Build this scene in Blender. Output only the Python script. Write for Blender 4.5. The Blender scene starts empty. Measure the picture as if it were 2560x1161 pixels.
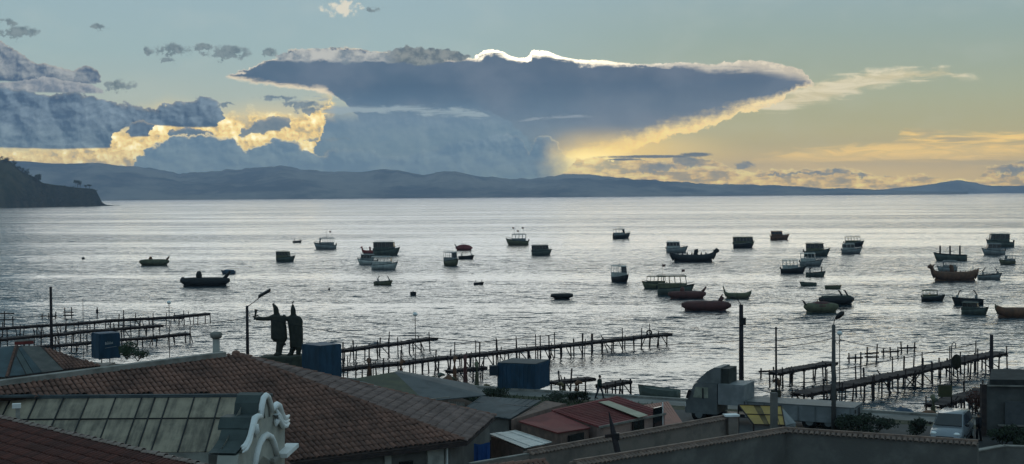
import bpy, bmesh, math, random
from mathutils import Vector, Matrix, noise as mnoise
R_ = math.radians
scene = bpy.context.scene
COL = scene.collection
random.seed(7)

# ------------------------------------------------------------------ camera
F_PX, CX, CY, HZ, CAMZ, ROLL = 3500.0, 1280.0, 580.5, 488.0, 17.0, 0.0070
_p = math.atan((CY - HZ) / F_PX)
_f = Vector((0, math.cos(_p), -math.sin(_p)))
_u0 = Vector((0, math.sin(_p), math.cos(_p)))
_r0 = Vector((1, 0, 0))
_r = _r0 * math.cos(ROLL) - _u0 * math.sin(ROLL)
_u = _u0 * math.cos(ROLL) + _r0 * math.sin(ROLL)
EYE = Vector((0, 0, CAMZ))
cam_data = bpy.data.cameras.new('camera')
cam_data.sensor_width = 36
cam_data.lens = 36 * F_PX / 2560
cam_data.clip_start = 0.5
cam_data.clip_end = 90000
cam = bpy.data.objects.new('camera', cam_data)
COL.objects.link(cam)
cam.matrix_world = Matrix(((_r.x, _u.x, -_f.x, 0), (_r.y, _u.y, -_f.y, 0), (_r.z, _u.z, -_f.z, CAMZ), (0, 0, 0, 1)))
scene.camera = cam

def ray(px, py):
    return _f + _r * ((px - CX) / F_PX) - _u * ((py - CY) / F_PX)
def at_z(px, py, z):
    d = ray(px, py); return EYE + d * ((z - CAMZ) / d.z)
def at_y(px, py, Y):
    d = ray(px, py); return EYE + d * (Y / d.y)
def at_plane(px, py, p0, n):
    d = ray(px, py); return EYE + d * ((p0 - EYE).dot(n) / d.dot(n))
def azel(px, py):
    d = ray(px, py).normalized()
    return math.degrees(math.atan2(d.x, d.y)), math.degrees(math.asin(d.z))

def srgb(r, g, b, a=1.0):
    f = lambda c: (c / 255 / 12.92) if c / 255 <= 0.04045 else ((c / 255 + 0.055) / 1.055) ** 2.4
    return (f(r), f(g), f(b), a)

# ------------------------------------------------------------------ world / sky
def glow(r, g, b, k=1.6):
    c = srgb(r, g, b); return (c[0] * k, c[1] * k, c[2] * k, 1.0)
SUN_AZ, SUN_EL = azel(1350, 215)
world = bpy.data.worlds.new('World')
scene.world = world
world.use_nodes = True
NT = world.node_tree
NT.nodes.clear()

class N:
    """tiny expression builder on a node tree"""
    def __init__(s, nt, dim='3D'): s.nt = nt; s.dim = dim
    def math(s, op, *a, clamp=False):
        n = s.nt.nodes.new('ShaderNodeMath'); n.operation = op; n.use_clamp = clamp
        for i, v in enumerate(a):
            if isinstance(v, (int, float)): n.inputs[i].default_value = v
            else: s.nt.links.new(v, n.inputs[i])
        return n.outputs[0]
    def add(s, a, b): return s.math('ADD', a, b)
    def sub(s, a, b): return s.math('SUBTRACT', a, b)
    def mul(s, a, b, clamp=False): return s.math('MULTIPLY', a, b, clamp=clamp)
    def mad(s, a, b, c): return s.math('MULTIPLY_ADD', a, b, c)
    def mx(s, a, b): return s.math('MAXIMUM', a, b)
    def mn(s, a, b): return s.math('MINIMUM', a, b)
    def ss(s, x, lo, hi, out0=0.0, out1=1.0, mode='SMOOTHSTEP'):
        n = s.nt.nodes.new('ShaderNodeMapRange'); n.interpolation_type = mode; n.clamp = True if mode == 'LINEAR' else True
        s.nt.links.new(x, n.inputs['Value'])
        for k, v in (('From Min', lo), ('From Max', hi), ('To Min', out0), ('To Max', out1)):
            if isinstance(v, (int, float)): n.inputs[k].default_value = v
            else: s.nt.links.new(v, n.inputs[k])
        return n.outputs[0]
    def vec(s, x, y, z=0.0):
        n = s.nt.nodes.new('ShaderNodeCombineXYZ')
        for i, v in enumerate((x, y, z)):
            if isinstance(v, (int, float)): n.inputs[i].default_value = v
            else: s.nt.links.new(v, n.inputs[i])
        return n.outputs[0]
    def noise(s, v, scale=1.0, detail=5, rough=0.55, dist=0.0, lac=2.0):
        n = s.nt.nodes.new('ShaderNodeTexNoise'); n.noise_dimensions = s.dim
        s.nt.links.new(v, n.inputs['Vector'])
        n.inputs['Scale'].default_value = scale; n.inputs['Detail'].default_value = detail
        n.inputs['Roughness'].default_value = rough; n.inputs['Distortion'].default_value = dist
        n.inputs['Lacunarity'].default_value = lac
        return n.outputs[0]
    def billow(s, v, scale=1.0, detail=3, rough=0.5):
        n = s.nt.nodes.new('ShaderNodeTexVoronoi'); n.voronoi_dimensions = '2D'; n.feature = 'F1'
        s.nt.links.new(v, n.inputs['Vector'])
        n.inputs['Scale'].default_value = scale; n.inputs['Detail'].default_value = detail
        n.inputs['Roughness'].default_value = rough
        n.normalize = True
        return s.sub(0.45, n.outputs['Distance'])
    def mix(s, f, a, b):
        n = s.nt.nodes.new('ShaderNodeMix'); n.data_type = 'RGBA'; n.clamp_factor = True
        for k, v in ((0, f), (6, a), (7, b)):
            if isinstance(v, (int, float)): n.inputs[k].default_value = v
            elif isinstance(v, tuple): n.inputs[k].default_value = v
            else: s.nt.links.new(v, n.inputs[k])
        return n.outputs[2]
    def blend(s, mode, f, a, b):
        o = s.mix(f, a, b); o.node.blend_type = mode; o.node.clamp_result = False; return o
    def ramp(s, x, stops, mode='LINEAR'):
        n = s.nt.nodes.new('ShaderNodeValToRGB'); cr = n.color_ramp; cr.interpolation = mode
        while len(cr.elements) < len(stops): cr.elements.new(0.5)
        for e, (p, c) in zip(cr.elements, stops): e.position = p; e.color = c
        s.nt.links.new(x, n.inputs[0]); return n.outputs[0]
    def curve(s, x01, pts, ymin, ymax):
        n = s.nt.nodes.new('ShaderNodeFloatCurve'); c = n.mapping.curves[0]
        pts = sorted(pts)
        P = [(p, (v - ymin) / (ymax - ymin)) for p, v in pts]
        while len(c.points) < len(P): c.points.new(0.5, 0.5)
        for q, (a, b) in zip(c.points, P): q.location = (a, b); q.handle_type = 'VECTOR'
        n.mapping.clip_min_y = -1; n.mapping.clip_max_y = 2; n.mapping.extend = 'HORIZONTAL'; n.mapping.update()
        n.inputs['Factor'].default_value = 1.0
        s.nt.links.new(x01, n.inputs['Value'])
        return s.mad(n.outputs[0], ymax - ymin, ymin)

W = N(NT, '2D')
_tc = NT.nodes.new('ShaderNodeTexCoord')
_sep = NT.nodes.new('ShaderNodeSeparateXYZ')
NT.links.new(_tc.outputs['Generated'], _sep.inputs[0])
DX, DY, DZ = _sep.outputs
AZ = W.mul(W.math('ARCTAN2', DX, DY), 57.29578)
EL = W.mul(W.math('ARCSINE', DZ), 57.29578)
A01 = W.mad(AZ, 1 / 48.0, 0.5)                      # azimuth -24..24 deg -> 0..1
def crv(pix, lo=-4.0, hi=14.0):
    pts = []
    for px, py in pix:
        a, e = azel(px, py); pts.append((min(0.9999, max(0.0001, a / 48 + 0.5)), e))
    return W.curve(A01, pts, lo, hi)
def azcrv(pix, lo, hi):
    return W.curve(A01, [(min(0.9999, max(0.0001, azel(px, 300)[0] / 48 + 0.5)), v) for px, v in pix], lo, hi)
def band(pix, soft=1.0):                             # 0..1 profile over azimuth, given in photo columns
    return azcrv(pix, 0.0, 1.0)
UV = W.vec(AZ, EL, 0.0)
def uv(sx, sy, ox=0.0):
    return W.vec(W.mad(AZ, sx, ox), W.mul(EL, sy), ox * 0.37)
PXD = 57.29578 / F_PX                                # degrees per photo pixel
n_big = W.noise(uv(0.35, 0.6), 1.0, 3, 0.55)
n_mid = W.noise(uv(1.0, 1.3, 3.1), 1.0, 4, 0.6)
n_fine = W.noise(uv(3.0, 3.4, 7.7), 1.0, 4, 0.62)
n_wisp = W.noise(uv(0.55, 3.6, 11.3), 1.0, 4, 0.62, 0.6)
n_flow = W.noise(uv(0.16, 1.5, 19.9), 1.0, 4, 0.6, 0.3)
A01 = W.mad(W.add(AZ, W.mad(W.sub(n_fine, 0.5), 0.55, W.mul(W.sub(n_mid, 0.5), 0.7))), 1 / 48.0, 0.5)   # ragged sides for every cloud
def puff_field(ox, oy):
    return W.billow(W.vec(W.mad(n_mid, 0.5, W.add(AZ, ox)), W.mad(n_fine, 0.16, W.mul(W.add(EL, oy), 1.15)), 0.0), 0.95, 4.0, 0.55)
b_puff = puff_field(0.0, 0.0)
b_lit = puff_field(0.10, 0.10)
relief = W.mul(W.sub(b_puff, b_lit), 3.0)
b_small = W.billow(W.vec(W.mad(n_fine, 0.25, AZ), EL, 0.0), 2.6, 2.0, 0.55)
c_ = lambda n: W.sub(n, 0.5)

# clear air: a NISHITA sky under a thin high veil that turns golden towards the sun's horizon
nish = NT.nodes.new('ShaderNodeTexSky'); nish.sky_type = 'NISHITA'; nish.sun_disc = False
nish.sun_elevation = R_(SUN_EL); nish.sun_rotation = R_(SUN_AZ)
nish.altitude = 3800; nish.air_density = 1.0; nish.dust_density = 1.0; nish.ozone_density = 1.2
nish_c = W.blend('MULTIPLY', 1.0, nish.outputs[0], (0.05, 0.05, 0.05, 1))
e01 = W.ss(EL, 0.0, 40.0, mode='LINEAR')
veil_l = W.ramp(e01, [(0.0, srgb(238, 222, 176)), (0.05, srgb(214, 214, 186)), (0.10, srgb(190, 204, 194)), (0.145, srgb(172, 197, 198)), (0.20, srgb(164, 191, 200)), (1.0, srgb(140, 172, 190))])
veil_r = W.ramp(e01, [(0.0, srgb(246, 206, 116)), (0.035, srgb(222, 196, 120)), (0.07, srgb(198, 192, 138)), (0.10, srgb(184, 190, 154)), (0.16, srgb(164, 184, 174)), (0.20, srgb(160, 184, 188)), (1.0, srgb(140, 172, 190))])
side = W.ss(AZ, -6.0, 10.0)
veil = W.mix(side, veil_l, veil_r)
back = W.ss(W.math('ABSOLUTE', AZ), 40.0, 140.0)
veil = W.mix(back, veil, W.ramp(e01, [(0.0, srgb(150, 165, 180)), (0.3, srgb(142, 170, 190)), (1.0, srgb(134, 168, 186))]))
sky = clear = W.mix(0.12, veil, nish_c)

def over(sky, mask, col): return W.mix(mask, sky, col)
gold_hi, gold, gold_dk = srgb(255, 240, 196), srgb(250, 222, 140), srgb(214, 176, 96)
white = srgb(255, 253, 245)

# --- golden cirrus sheets on the right
t = crv([(1000, 470), (1860, 400), (1920, 375), (2100, 362), (2230, 345), (2260, 318), (2330, 322), (2420, 330), (2560, 318), (2900, 300)])
b = crv([(1000, 474), (1860, 404), (1920, 405), (2050, 420), (2300, 440), (2400, 432), (2560, 400), (2900, 380)])
m = W.mul(W.ss(W.sub(W.mad(c_(n_wisp), 0.5, t), EL), 0.0, 0.35), W.ss(W.sub(EL, W.mad(c_(n_wisp), 0.8, b)), -0.3, 0.5))
st = W.ss(n_wisp, 0.36, 0.62)
sky = over(sky, W.mul(m, W.mad(st, 0.55, 0.42)), W.mix(W.ss(n_flow, 0.36, 0.52), srgb(206, 184, 124), glow(255, 214, 112, 1.4)))
darkst = W.mul(W.mul(m, W.ss(n_flow, 0.5, 0.62)), band([(2000, 0), (2240, 0.5), (2400, 0.9), (2600, 0.9)]))
sky = over(sky, W.mul(darkst, W.ss(EL, 1.6, 2.1)), srgb(170, 160, 122))
# --- the tail of the anvil streaming right
tc = crv([(1700, 300), (1880, 272), (1960, 254), (2050, 232), (2150, 207), (2250, 188), (2350, 183), (2440, 196), (2600, 215)])
th = azcrv([(1700, 0), (1860, 0.1), (1960, 0.42), (2060, 0.55), (2200, 0.42), (2330, 0.3), (2430, 0.12), (2470, 0.0)], 0, 1)
dd = W.math('ABSOLUTE', W.sub(W.mad(c_(n_mid), 0.5, EL), tc))
m = W.mul(W.ss(W.sub(th, W.add(dd, W.mul(c_(n_wisp), -0.7))), -0.05, 0.32), W.ss(th, 0.02, 0.2))
sky = over(sky, W.mul(m, 0.85), W.mix(W.ss(n_wisp, 0.35, 0.65), srgb(226, 212, 168), srgb(253, 240, 205)))
# --- faint mottled veil so that the clear air is not a plain gradient
sky = W.mix(W.mul(W.ss(n_big, 0.45, 0.8), 0.10), sky, srgb(214, 218, 206))
# --- small bright wisp near the top
dx = W.sub(AZ, azel(855, 22)[0]); dy = W.sub(EL, azel(855, 22)[1])
r2 = W.math('SQRT', W.add(W.mul(W.mul(dx, dx), 0.55), W.mul(W.mul(dy, dy), 3.0)))
m = W.ss(W.sub(W.mad(c_(n_fine), 1.5, 0.62), r2), 0.0, 0.45)
sky = over(sky, W.mul(m, 0.8), srgb(244, 234, 212))

# --- golden back-lit cumulus field low on the left, behind the banks
t = crv([(0, 372), (150, 370), (280, 330), (330, 300), (420, 268), (480, 280), (560, 290), (640, 278), (740, 280), (800, 262), (830, 240), (860, 400), (1200, 480)])
m = W.ss(W.sub(W.add(t, W.mad(b_puff, 0.5, W.mul(c_(n_mid), 0.5))), EL), 0.0, 0.12)
soft = W.ss(W.sub(W.add(t, 0.5), EL), -0.2, 1.3)
sky = over(sky, W.mul(soft, 0.75), glow(250, 222, 150, 1.15))
lit = W.mad(relief, 0.9, W.mad(b_small, 0.8, W.mad(c_(n_mid), 1.6, W.mul(c_(n_fine), 1.3))))
sky = over(sky, W.mul(W.ss(W.sub(W.add(t, W.mad(b_puff, 0.7, W.mul(c_(n_mid), 0.9))), EL), 0.0, 0.5), 0.85), W.ramp(W.mad(lit, 0.42, 0.5), [(0.12, srgb(128, 138, 150)), (0.34, srgb(196, 178, 136)), (0.5, glow(250, 214, 124, 1.2)), (0.66, glow(255, 234, 164, 1.5)), (0.82, glow(255, 248, 214, 1.8))]))

# --- the great anvil
T = crv([(540, 230), (556, 192), (600, 178), (650, 156), (700, 140), (720, 122), (800, 122), (870, 116), (930, 128), (985, 132), (1090, 148), (1190, 146), (1214, 126), (1240, 124), (1275, 138), (1315, 146), (1334, 128), (1358, 124), (1400, 138), (1440, 152), (1500, 148), (1600, 160), (1700, 155), (1780, 160), (1850, 152), (1900, 150), (1960, 160), (2005, 174), (2024, 190), (2050, 260)])
B = crv([(540, 190), (556, 194), (610, 208), (700, 222), (790, 233), (815, 239), (850, 250), (900, 300), (960, 400), (1010, 520), (1300, 520), (1360, 450), (1400, 418), (1440, 404), (1560, 388), (1650, 352), (1750, 326), (1850, 292), (1950, 255), (2030, 214), (2050, 190)])
dT = W.sub(W.add(T, W.mad(c_(n_fine), 0.22, W.mul(b_puff, 0.10))), EL)
dB = W.sub(EL, W.add(B, W.mad(c_(n_mid), 0.34, W.mul(c_(n_fine), 0.3))))
m = W.mul(W.ss(dT, 0.0, 0.06), W.ss(dB, 0.0, 0.13))
body_t = W.ss(EL, azel(1280, 430)[1], azel(1280, 160)[1])
body = W.mix(side, W.ramp(body_t, [(0.0, srgb(122, 150, 172)), (0.35, srgb(112, 140, 164)), (0.6, srgb(92, 121, 148)), (0.9, srgb(70, 96, 122)), (1.0, srgb(84, 106, 128))]),
             W.ramp(body_t, [(0.0, srgb(132, 138, 150)), (0.3, srgb(126, 130, 140)), (0.6, srgb(106, 120, 138)), (0.9, srgb(86, 104, 126)), (1.0, srgb(92, 104, 122))]))
body = W.mix(W.mul(W.ss(n_big, 0.3, 0.7), 0.38), body, srgb(130, 140, 156))
body = W.mix(W.mul(W.ss(n_mid, 0.35, 0.75), 0.22), body, srgb(66, 92, 120))
body = W.mix(W.mul(W.ss(relief, 0.0, 0.8), W.ss(body_t, 0.2, 0.6, 0.22, 0.0)), body, srgb(160, 180, 194))
rimw = azcrv([(540, 0.12), (700, 0.16), (1000, 0.06), (1160, 0.10), (1210, 0.30), (1260, 0.20), (1310, 0.16), (1350, 0.34), (1420, 0.18), (1500, 0.26), (1600, 0.12), (1720, 0.28), (1850, 0.44), (1950, 0.62), (2020, 0.5)], 0, 1)
rimT = W.ss(W.math('DIVIDE', W.add(dT, W.mul(c_(n_wisp), 0.34)), W.mx(rimw, 0.02)), 0.2, 1.2, 1.0, 0.0)
rimtex = W.ss(W.mad(relief, 0.5, n_fine), 0.30, 0.72, 0.62, 1.08, mode='LINEAR')
rimBw = azcrv([(540, 0.22), (640, 0.30), (760, 0.26), (815, 0.45), (828, 0.3), (850, 0.05), (1380, 0.05), (1410, 0.55), (1500, 0.85), (1600, 0.85), (1750, 0.75), (1900, 0.55), (2020, 0.3)], 0, 1)
rimB = W.ss(W.math('DIVIDE', W.add(dB, W.mul(c_(n_wisp), 0.35)), W.mx(rimBw, 0.02)), 0.15, 1.1, 1.0, 0.0)
rimBcol = W.mix(band([(540, 0.0), (1300, 0.0), (1450, 1.0), (1750, 0.7), (2050, 0.2)]), srgb(252, 236, 204), W.mix(n_fine, glow(255, 204, 88, 1.25), glow(255, 236, 150, 1.5)))
body = W.mix(rimB, body, rimBcol)
rimI = azcrv([(540, 0.5), (700, 0.55), (960, 0.35), (1160, 0.5), (1210, 0.95), (1300, 0.9), (1350, 1.0), (1430, 0.85), (1600, 0.65), (1900, 0.45), (2050, 0.3)], 0, 1)
body = W.mix(rimT, body, W.blend('MULTIPLY', 1.0, W.mix(rimI, srgb(246, 226, 186), srgb(255, 250, 238)), W.ramp(rimI, [(0.0, (0.85, 0.85, 0.85, 1)), (0.6, (1.0, 1.0, 1.0, 1)), (1.0, (3.2, 3.0, 2.5, 1))])))
body = W.mix(W.mul(W.mul(rimT, W.ss(rimI, 0.5, 0.9, 1.0, 0.0)), W.ss(rimtex, 0.62, 1.0, 0.45, 0.0)), body, srgb(176, 168, 156))
sky = over(sky, m, body)
# pale grey puffs riding on the anvil's left shoulder
t = crv([(640, 200), (700, 134), (760, 124), (860, 126), (960, 134), (1010, 112), (1060, 124), (1130, 126), (1190, 146), (1230, 200)])
b = crv([(640, 150), (700, 156), (800, 160), (930, 158), (1000, 162), (1080, 164), (1160, 156), (1230, 120)])
m = W.mul(W.ss(W.sub(W.add(t, W.mul(b_small, 0.35)), EL), 0.0, 0.07), W.ss(W.sub(EL, W.mad(c_(n_mid), 0.5, b)), 0.0, 0.12))
pc = W.mix(band([(640, 0.0), (960, 0.15), (1000, 1.0), (1200, 1.0)]), W.mix(W.ss(n_mid, 0.35, 0.65), srgb(126, 140, 152), srgb(206, 206, 200)), W.mix(W.ss(n_fine, 0.3, 0.7), srgb(96, 110, 118), srgb(146, 152, 150)))
sky = over(sky, W.mul(m, W.ss(n_big, 0.2, 0.35)), pc)

def bank(sky, top, bot, col_lo, col_hi, rimcol, rimk, amp=0.42, soft=0.05, botamp=0.06, alpha=1.0, bsoft=0.08):
    t = crv(top); b = crv(bot)
    edge = W.sub(W.add(t, W.mad(b_puff, amp * 1.5, W.mad(b_small, amp * 0.5, W.mul(c_(n_fine), amp * 0.6)))), EL)
    db = W.sub(EL, W.mad(c_(n_mid), botamp, b))
    m = W.mul(W.ss(edge, 0.0, soft), W.ss(db, 0.0, bsoft))
    tex = W.ss(W.mad(relief, 1.15, W.mad(c_(n_mid), 0.9, W.mad(c_(n_fine), 0.35, W.mad(c_(n_big), 1.1, 0.40)))), 0.0, 1.0, mode='LINEAR')
    col = W.mix(tex, col_lo, col_hi)
    rim = W.mul(W.ss(edge, 0.01, 0.16, 1.0, 0.0), rimk)
    col = W.mix(rim, col, rimcol)
    return over(sky, W.mul(m, alpha), col)
S = srgb
sky = bank(sky, [(740, 500), (775, 430), (795, 360), (812, 300), (830, 268), (850, 255), (900, 240), (1180, 250), (1290, 320), (1370, 390), (1430, 440), (1470, 480)], [(740, 505), (1470, 505)], S(104, 132, 158), S(126, 150, 170), glow(255, 226, 150, 1.5), band([(740, 0.7), (830, 0.5), (880, 0.0), (1300, 0.0)]), amp=0.45, soft=0.14, alpha=W.ss(W.sub(EL, azel(1280, 250)[1]), -1.0, 0.0, 1.0, 0.0))
# --- light streaks across the anvil's face
for (pts, half, col, a) in (([(800, 276), (900, 272), (1050, 276), (1150, 280), (1235, 290)], [(790, 0), (830, 0.16), (1050, 0.22), (1180, 0.2), (1240, 0)], srgb(160, 180, 192), 0.9),
                            ([(1270, 300), (1400, 294), (1500, 290)], [(1270, 0), (1330, 0.07), (1430, 0.09), (1500, 0)], srgb(152, 166, 180), 0.8),
                            ([(640, 248), (760, 252), (920, 246)], [(640, 0), (760, 0.12), (860, 0.1), (925, 0)], srgb(150, 170, 184), 0.7),
                            ([(1150, 380), (1210, 342)], [(1140, 0), (1180, 0.06), (1215, 0)], srgb(136, 158, 182), 0.5)):
    c0 = crv(pts); hw = azcrv(half, 0, 1)
    d = W.math('ABSOLUTE', W.sub(W.mad(c_(n_mid), 0.22, EL), c0))
    mm = W.mul(W.ss(W.sub(W.mad(c_(n_wisp), 0.9, hw), d), 0.0, 0.2), W.ss(hw, 0.01, 0.06))
    sky = over(sky, W.mul(mm, a), col)

# --- left banks of cumulus
S = srgb
sky = bank(sky, [(0, 110), (40, 128), (90, 160), (140, 175), (190, 178), (215, 165), (240, 185), (262, 240), (600, 520)], [(0, 205), (120, 212), (240, 212), (262, 200), (600, 300)], S(70, 92, 118), S(172, 178, 180), S(250, 232, 200), 0.25)
sky = bank(sky, [(0, 208), (60, 204), (110, 192), (150, 200), (230, 216), (262, 232), (300, 300)], [(0, 232), (262, 236), (300, 200)], S(118, 130, 146), S(190, 192, 192), S(214, 212, 204), 0.3, amp=0.14, botamp=0.03)
sky = bank(sky, [(0, 228), (80, 236), (180, 238), (250, 246), (320, 262), (390, 280), (430, 262), (470, 262), (510, 246), (545, 258), (568, 300), (580, 400)], [(0, 372), (150, 376), (285, 372), (292, 320), (400, 316), (420, 318), (470, 322), (540, 320), (580, 290)], S(58, 82, 110), S(132, 154, 174), S(200, 196, 182), 0.3, amp=0.4)
sky = bank(sky, [(285, 420), (320, 308), (360, 300), (390, 318), (400, 420)], [(285, 300), (320, 346), (380, 344), (400, 300)], S(66, 88, 116), S(112, 134, 156), S(250, 226, 170), 0.3, amp=0.3)
sky = bank(sky, [(400, 420), (425, 330), (470, 322), (520, 338), (545, 350), (560, 420)], [(400, 300), (430, 348), (520, 350), (560, 330)], S(92, 114, 138), S(120, 140, 160), S(200, 190, 170), 0.3, amp=0.3)
sky = bank(sky, [(575, 420), (600, 330), (650, 300), (700, 296), (725, 310), (740, 400)], [(575, 300), (600, 350), (660, 338), (720, 326), (740, 300)], S(104, 122, 138), S(140, 150, 156), S(250, 228, 180), 0.4, amp=0.3, botamp=0.5)
sky = bank(sky, [(320, 430), (370, 378), (420, 350), (500, 344), (580, 350), (612, 384), (650, 378), (690, 346), (735, 368), (800, 392), (900, 380), (1000, 400), (1200, 350), (1290, 345), (1325, 390), (1338, 356), (1360, 350), (1395, 360), (1420, 396), (1460, 420), (1480, 470)], [(320, 440), (400, 520), (1440, 520), (1480, 440)], S(90, 120, 152), S(134, 158, 180), glow(255, 232, 168, 1.6), band([(300, 0.5), (380, 0.65), (640, 0.6), (760, 0.45), (840, 0.05), (1250, 0.0), (1320, 0.12), (1400, 0.3), (1480, 0.6)]), amp=0.5)
# --- loose dark puffs
UVW = W.vec(W.add(W.mad(c_(n_mid), 1.1, AZ), W.mul(c_(n_fine), 0.5)), W.add(W.mad(c_(n_fine), 0.42, EL), W.mul(c_(n_mid), 0.35)), 0.0)
def puffs(sky, lst, col_a, col_b, amp=0.9, alpha=0.9, warp=True):
    best = None
    for (px, py, hw, hh) in lst:
        a, e = azel(px, py)
        mp = NT.nodes.new('ShaderNodeVectorMath'); mp.operation = 'MULTIPLY_ADD'
        NT.links.new(UVW if warp else UV, mp.inputs[0]); sx, sy = 1 / (hw * PXD), 1 / (hh * PXD)
        mp.inputs[1].default_value = (sx, sy, 0); mp.inputs[2].default_value = (-a * sx, -e * sy, 0)
        ln = NT.nodes.new('ShaderNodeVectorMath'); ln.operation = 'LENGTH'; NT.links.new(mp.outputs[0], ln.inputs[0])
        best = ln.outputs['Value'] if best is None else W.mn(best, ln.outputs['Value'])
    mm = W.ss(W.sub(W.add(0.95, W.mad(b_small, amp * 1.1, W.mul(c_(n_fine), amp * 2.4))), best), 0.0, 0.6)
    return over(sky, W.mul(mm, alpha), W.mix(W.ss(W.mad(relief, 0.25, n_fine), 0.3, 0.7), col_a, col_b))
sky = puffs(sky, [(374, 124, 24, 12), (440, 122, 40, 15), (505, 122, 22, 14), (570, 132, 55, 18), (425, 148, 20, 8), (680, 128, 20, 12), (300, 212, 34, 15), (940, 20, 18, 6), (250, 66, 26, 8), (48, 80, 40, 14), (20, 55, 30, 10)], S(96, 112, 120), S(132, 146, 150))
sky = puffs(sky, [(565, 262, 22, 4), (700, 244, 60, 8), (750, 262, 60, 10), (775, 278, 40, 9), (820, 348, 60, 5)], S(96, 118, 138), S(130, 146, 158))
# --- the glow where the sun's light breaks under the anvil
for (gx, gy, rx, ry, a, col) in ((1500, 398, 7.0, 1.5, 0.75, glow(255, 216, 104, 1.7)), (1470, 415, 2.8, 0.9, 0.9, glow(255, 238, 160, 2.4)), (2150, 430, 13.0, 1.3, 0.6, glow(255, 214, 110, 1.5))):
    ga, ge = azel(gx, gy)
    gm = W.math('SQRT', W.add(W.math('POWER', W.mul(W.sub(AZ, ga), 1 / rx), 2.0), W.math('POWER', W.mul(W.sub(EL, ge), 1 / ry), 2.0)))
    sky = over(sky, W.mul(W.mul(W.ss(gm, 0.0, 1.0, 1.0, 0.0), a), W.ss(W.mad(c_(n_mid), 1.2, AZ), azel(1330, 400)[0], azel(1460, 400)[0])), col)
# --- low field of gold-edged cumulus on the right horizon
t = crv([(1380, 480), (1440, 400), (1520, 404), (1600, 398), (1660, 410), (1720, 392), (1790, 404), (1830, 425), (1900, 432), (2000, 428), (2080, 426), (2150, 424), (2200, 446), (2300, 444), (2360, 452), (2440, 456), (2480, 420), (2540, 408), (2600, 404), (2900, 400)])
edge = W.sub(W.add(t, W.mad(b_puff, 0.4, W.mad(b_small, 0.3, W.mul(c_(n_fine), 0.35)))), EL)
m = W.ss(edge, 0.0, 0.06)
b_low = W.billow(W.vec(W.mad(n_fine, 0.4, W.mul(AZ, 0.8)), W.mul(EL, 2.4), 0.0), 1.4, 2.0, 0.55)
lit = W.mad(b_low, 1.6, W.mad(c_(n_wisp), 1.2, W.mul(c_(n_fine), 0.8)))
lw = W.ramp(W.mad(lit, 0.5, 0.5), [(0.34, S(128, 120, 108)), (0.50, S(186, 162, 108)), (0.64, glow(255, 208, 100, 1.3)), (0.82, glow(255, 234, 146, 1.8))])
lw = W.mix(W.mul(W.ss(edge, 0.0, 0.09, 1.0, 0.0), 0.8), lw, glow(255, 236, 166, 2.0))
sky = over(sky, W.mul(m, 0.72), lw)
sky = puffs(sky, [(1720, 405, 56, 16), (1862, 414, 28, 12), (1640, 420, 50, 14), (2060, 432, 90, 6), (2160, 436, 16, 9), (1960, 436, 70, 4), (2530, 428, 60, 14)], S(120, 122, 122), S(158, 150, 132), amp=0.5)
sky = puffs(sky, [(1625, 392, 165, 5), (1740, 387, 52, 7), (1560, 399, 60, 4)], S(74, 82, 96), S(90, 96, 104), amp=0.3, alpha=0.95, warp=False)

bg = NT.nodes.new('ShaderNodeBackground'); bg.inputs['Strength'].default_value = 1.0
bg0 = NT.nodes.new('ShaderNodeBackground'); bg0.inputs['Strength'].default_value = 1.0
mixs = NT.nodes.new('ShaderNodeMixShader')
out = NT.nodes.new('ShaderNodeOutputWorld')
NT.links.new(W.mul(W.ss(W.math('ABSOLUTE', AZ), 22.5, 24.0, 1.0, 0.0), W.mul(W.ss(EL, 11.0, 13.0, 1.0, 0.0), W.ss(EL, -1.5, -1.0))), mixs.inputs[0])
low = W.ramp(W.ss(EL, 0.0, 5.0, mode='LINEAR'), [(0.0, (2.0, 1.82, 1.02, 1)), (0.25, (1.5, 1.38, 1.0, 1)), (0.6, (1.2, 1.13, 1.0, 1)), (1.0, (1.06, 1.04, 1.0, 1))])
sky = W.blend('MULTIPLY', 1.0, sky, low); clear = W.blend('MULTIPLY', 1.0, clear, low)
NT.links.new(clear, bg0.inputs[0]); NT.links.new(sky, bg.inputs[0])
NT.links.new(bg0.outputs[0], mixs.inputs[1]); NT.links.new(bg.outputs[0], mixs.inputs[2]); NT.links.new(mixs.outputs[0], out.inputs[0])
world.cycles.sampling_method = 'MANUAL'; world.cycles.sample_map_resolution = 512

# ------------------------------------------------------------------ sun (behind the cloud, soft)
sl = bpy.data.lights.new('sun', 'SUN'); sl.energy = 0.5; sl.angle = R_(41); sl.color = (1.0, 0.95, 0.86)
sun = bpy.data.objects.new('sun', sl); COL.objects.link(sun)
_sd = Vector((math.sin(R_(SUN_AZ)) * math.cos(R_(SUN_EL)), math.cos(R_(SUN_AZ)) * math.cos(R_(SUN_EL)), math.sin(R_(SUN_EL))))
sun.rotation_euler = _sd.to_track_quat('Z', 'Y').to_euler()
scene.view_settings.view_transform = 'Standard'
scene.view_settings.look = 'None'
scene.view_settings.exposure = 0.0
scene.view_settings.gamma = 1.0
scene.view_settings.use_curve_mapping = False
scene.cycles.max_bounces = 6
scene.cycles.diffuse_bounces = 3
scene.cycles.glossy_bounces = 3
scene.cycles.transmission_bounces = 3
scene.cycles.volume_bounces = 0
scene.cycles.caustics_reflective = False
scene.cycles.caustics_refractive = False
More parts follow.
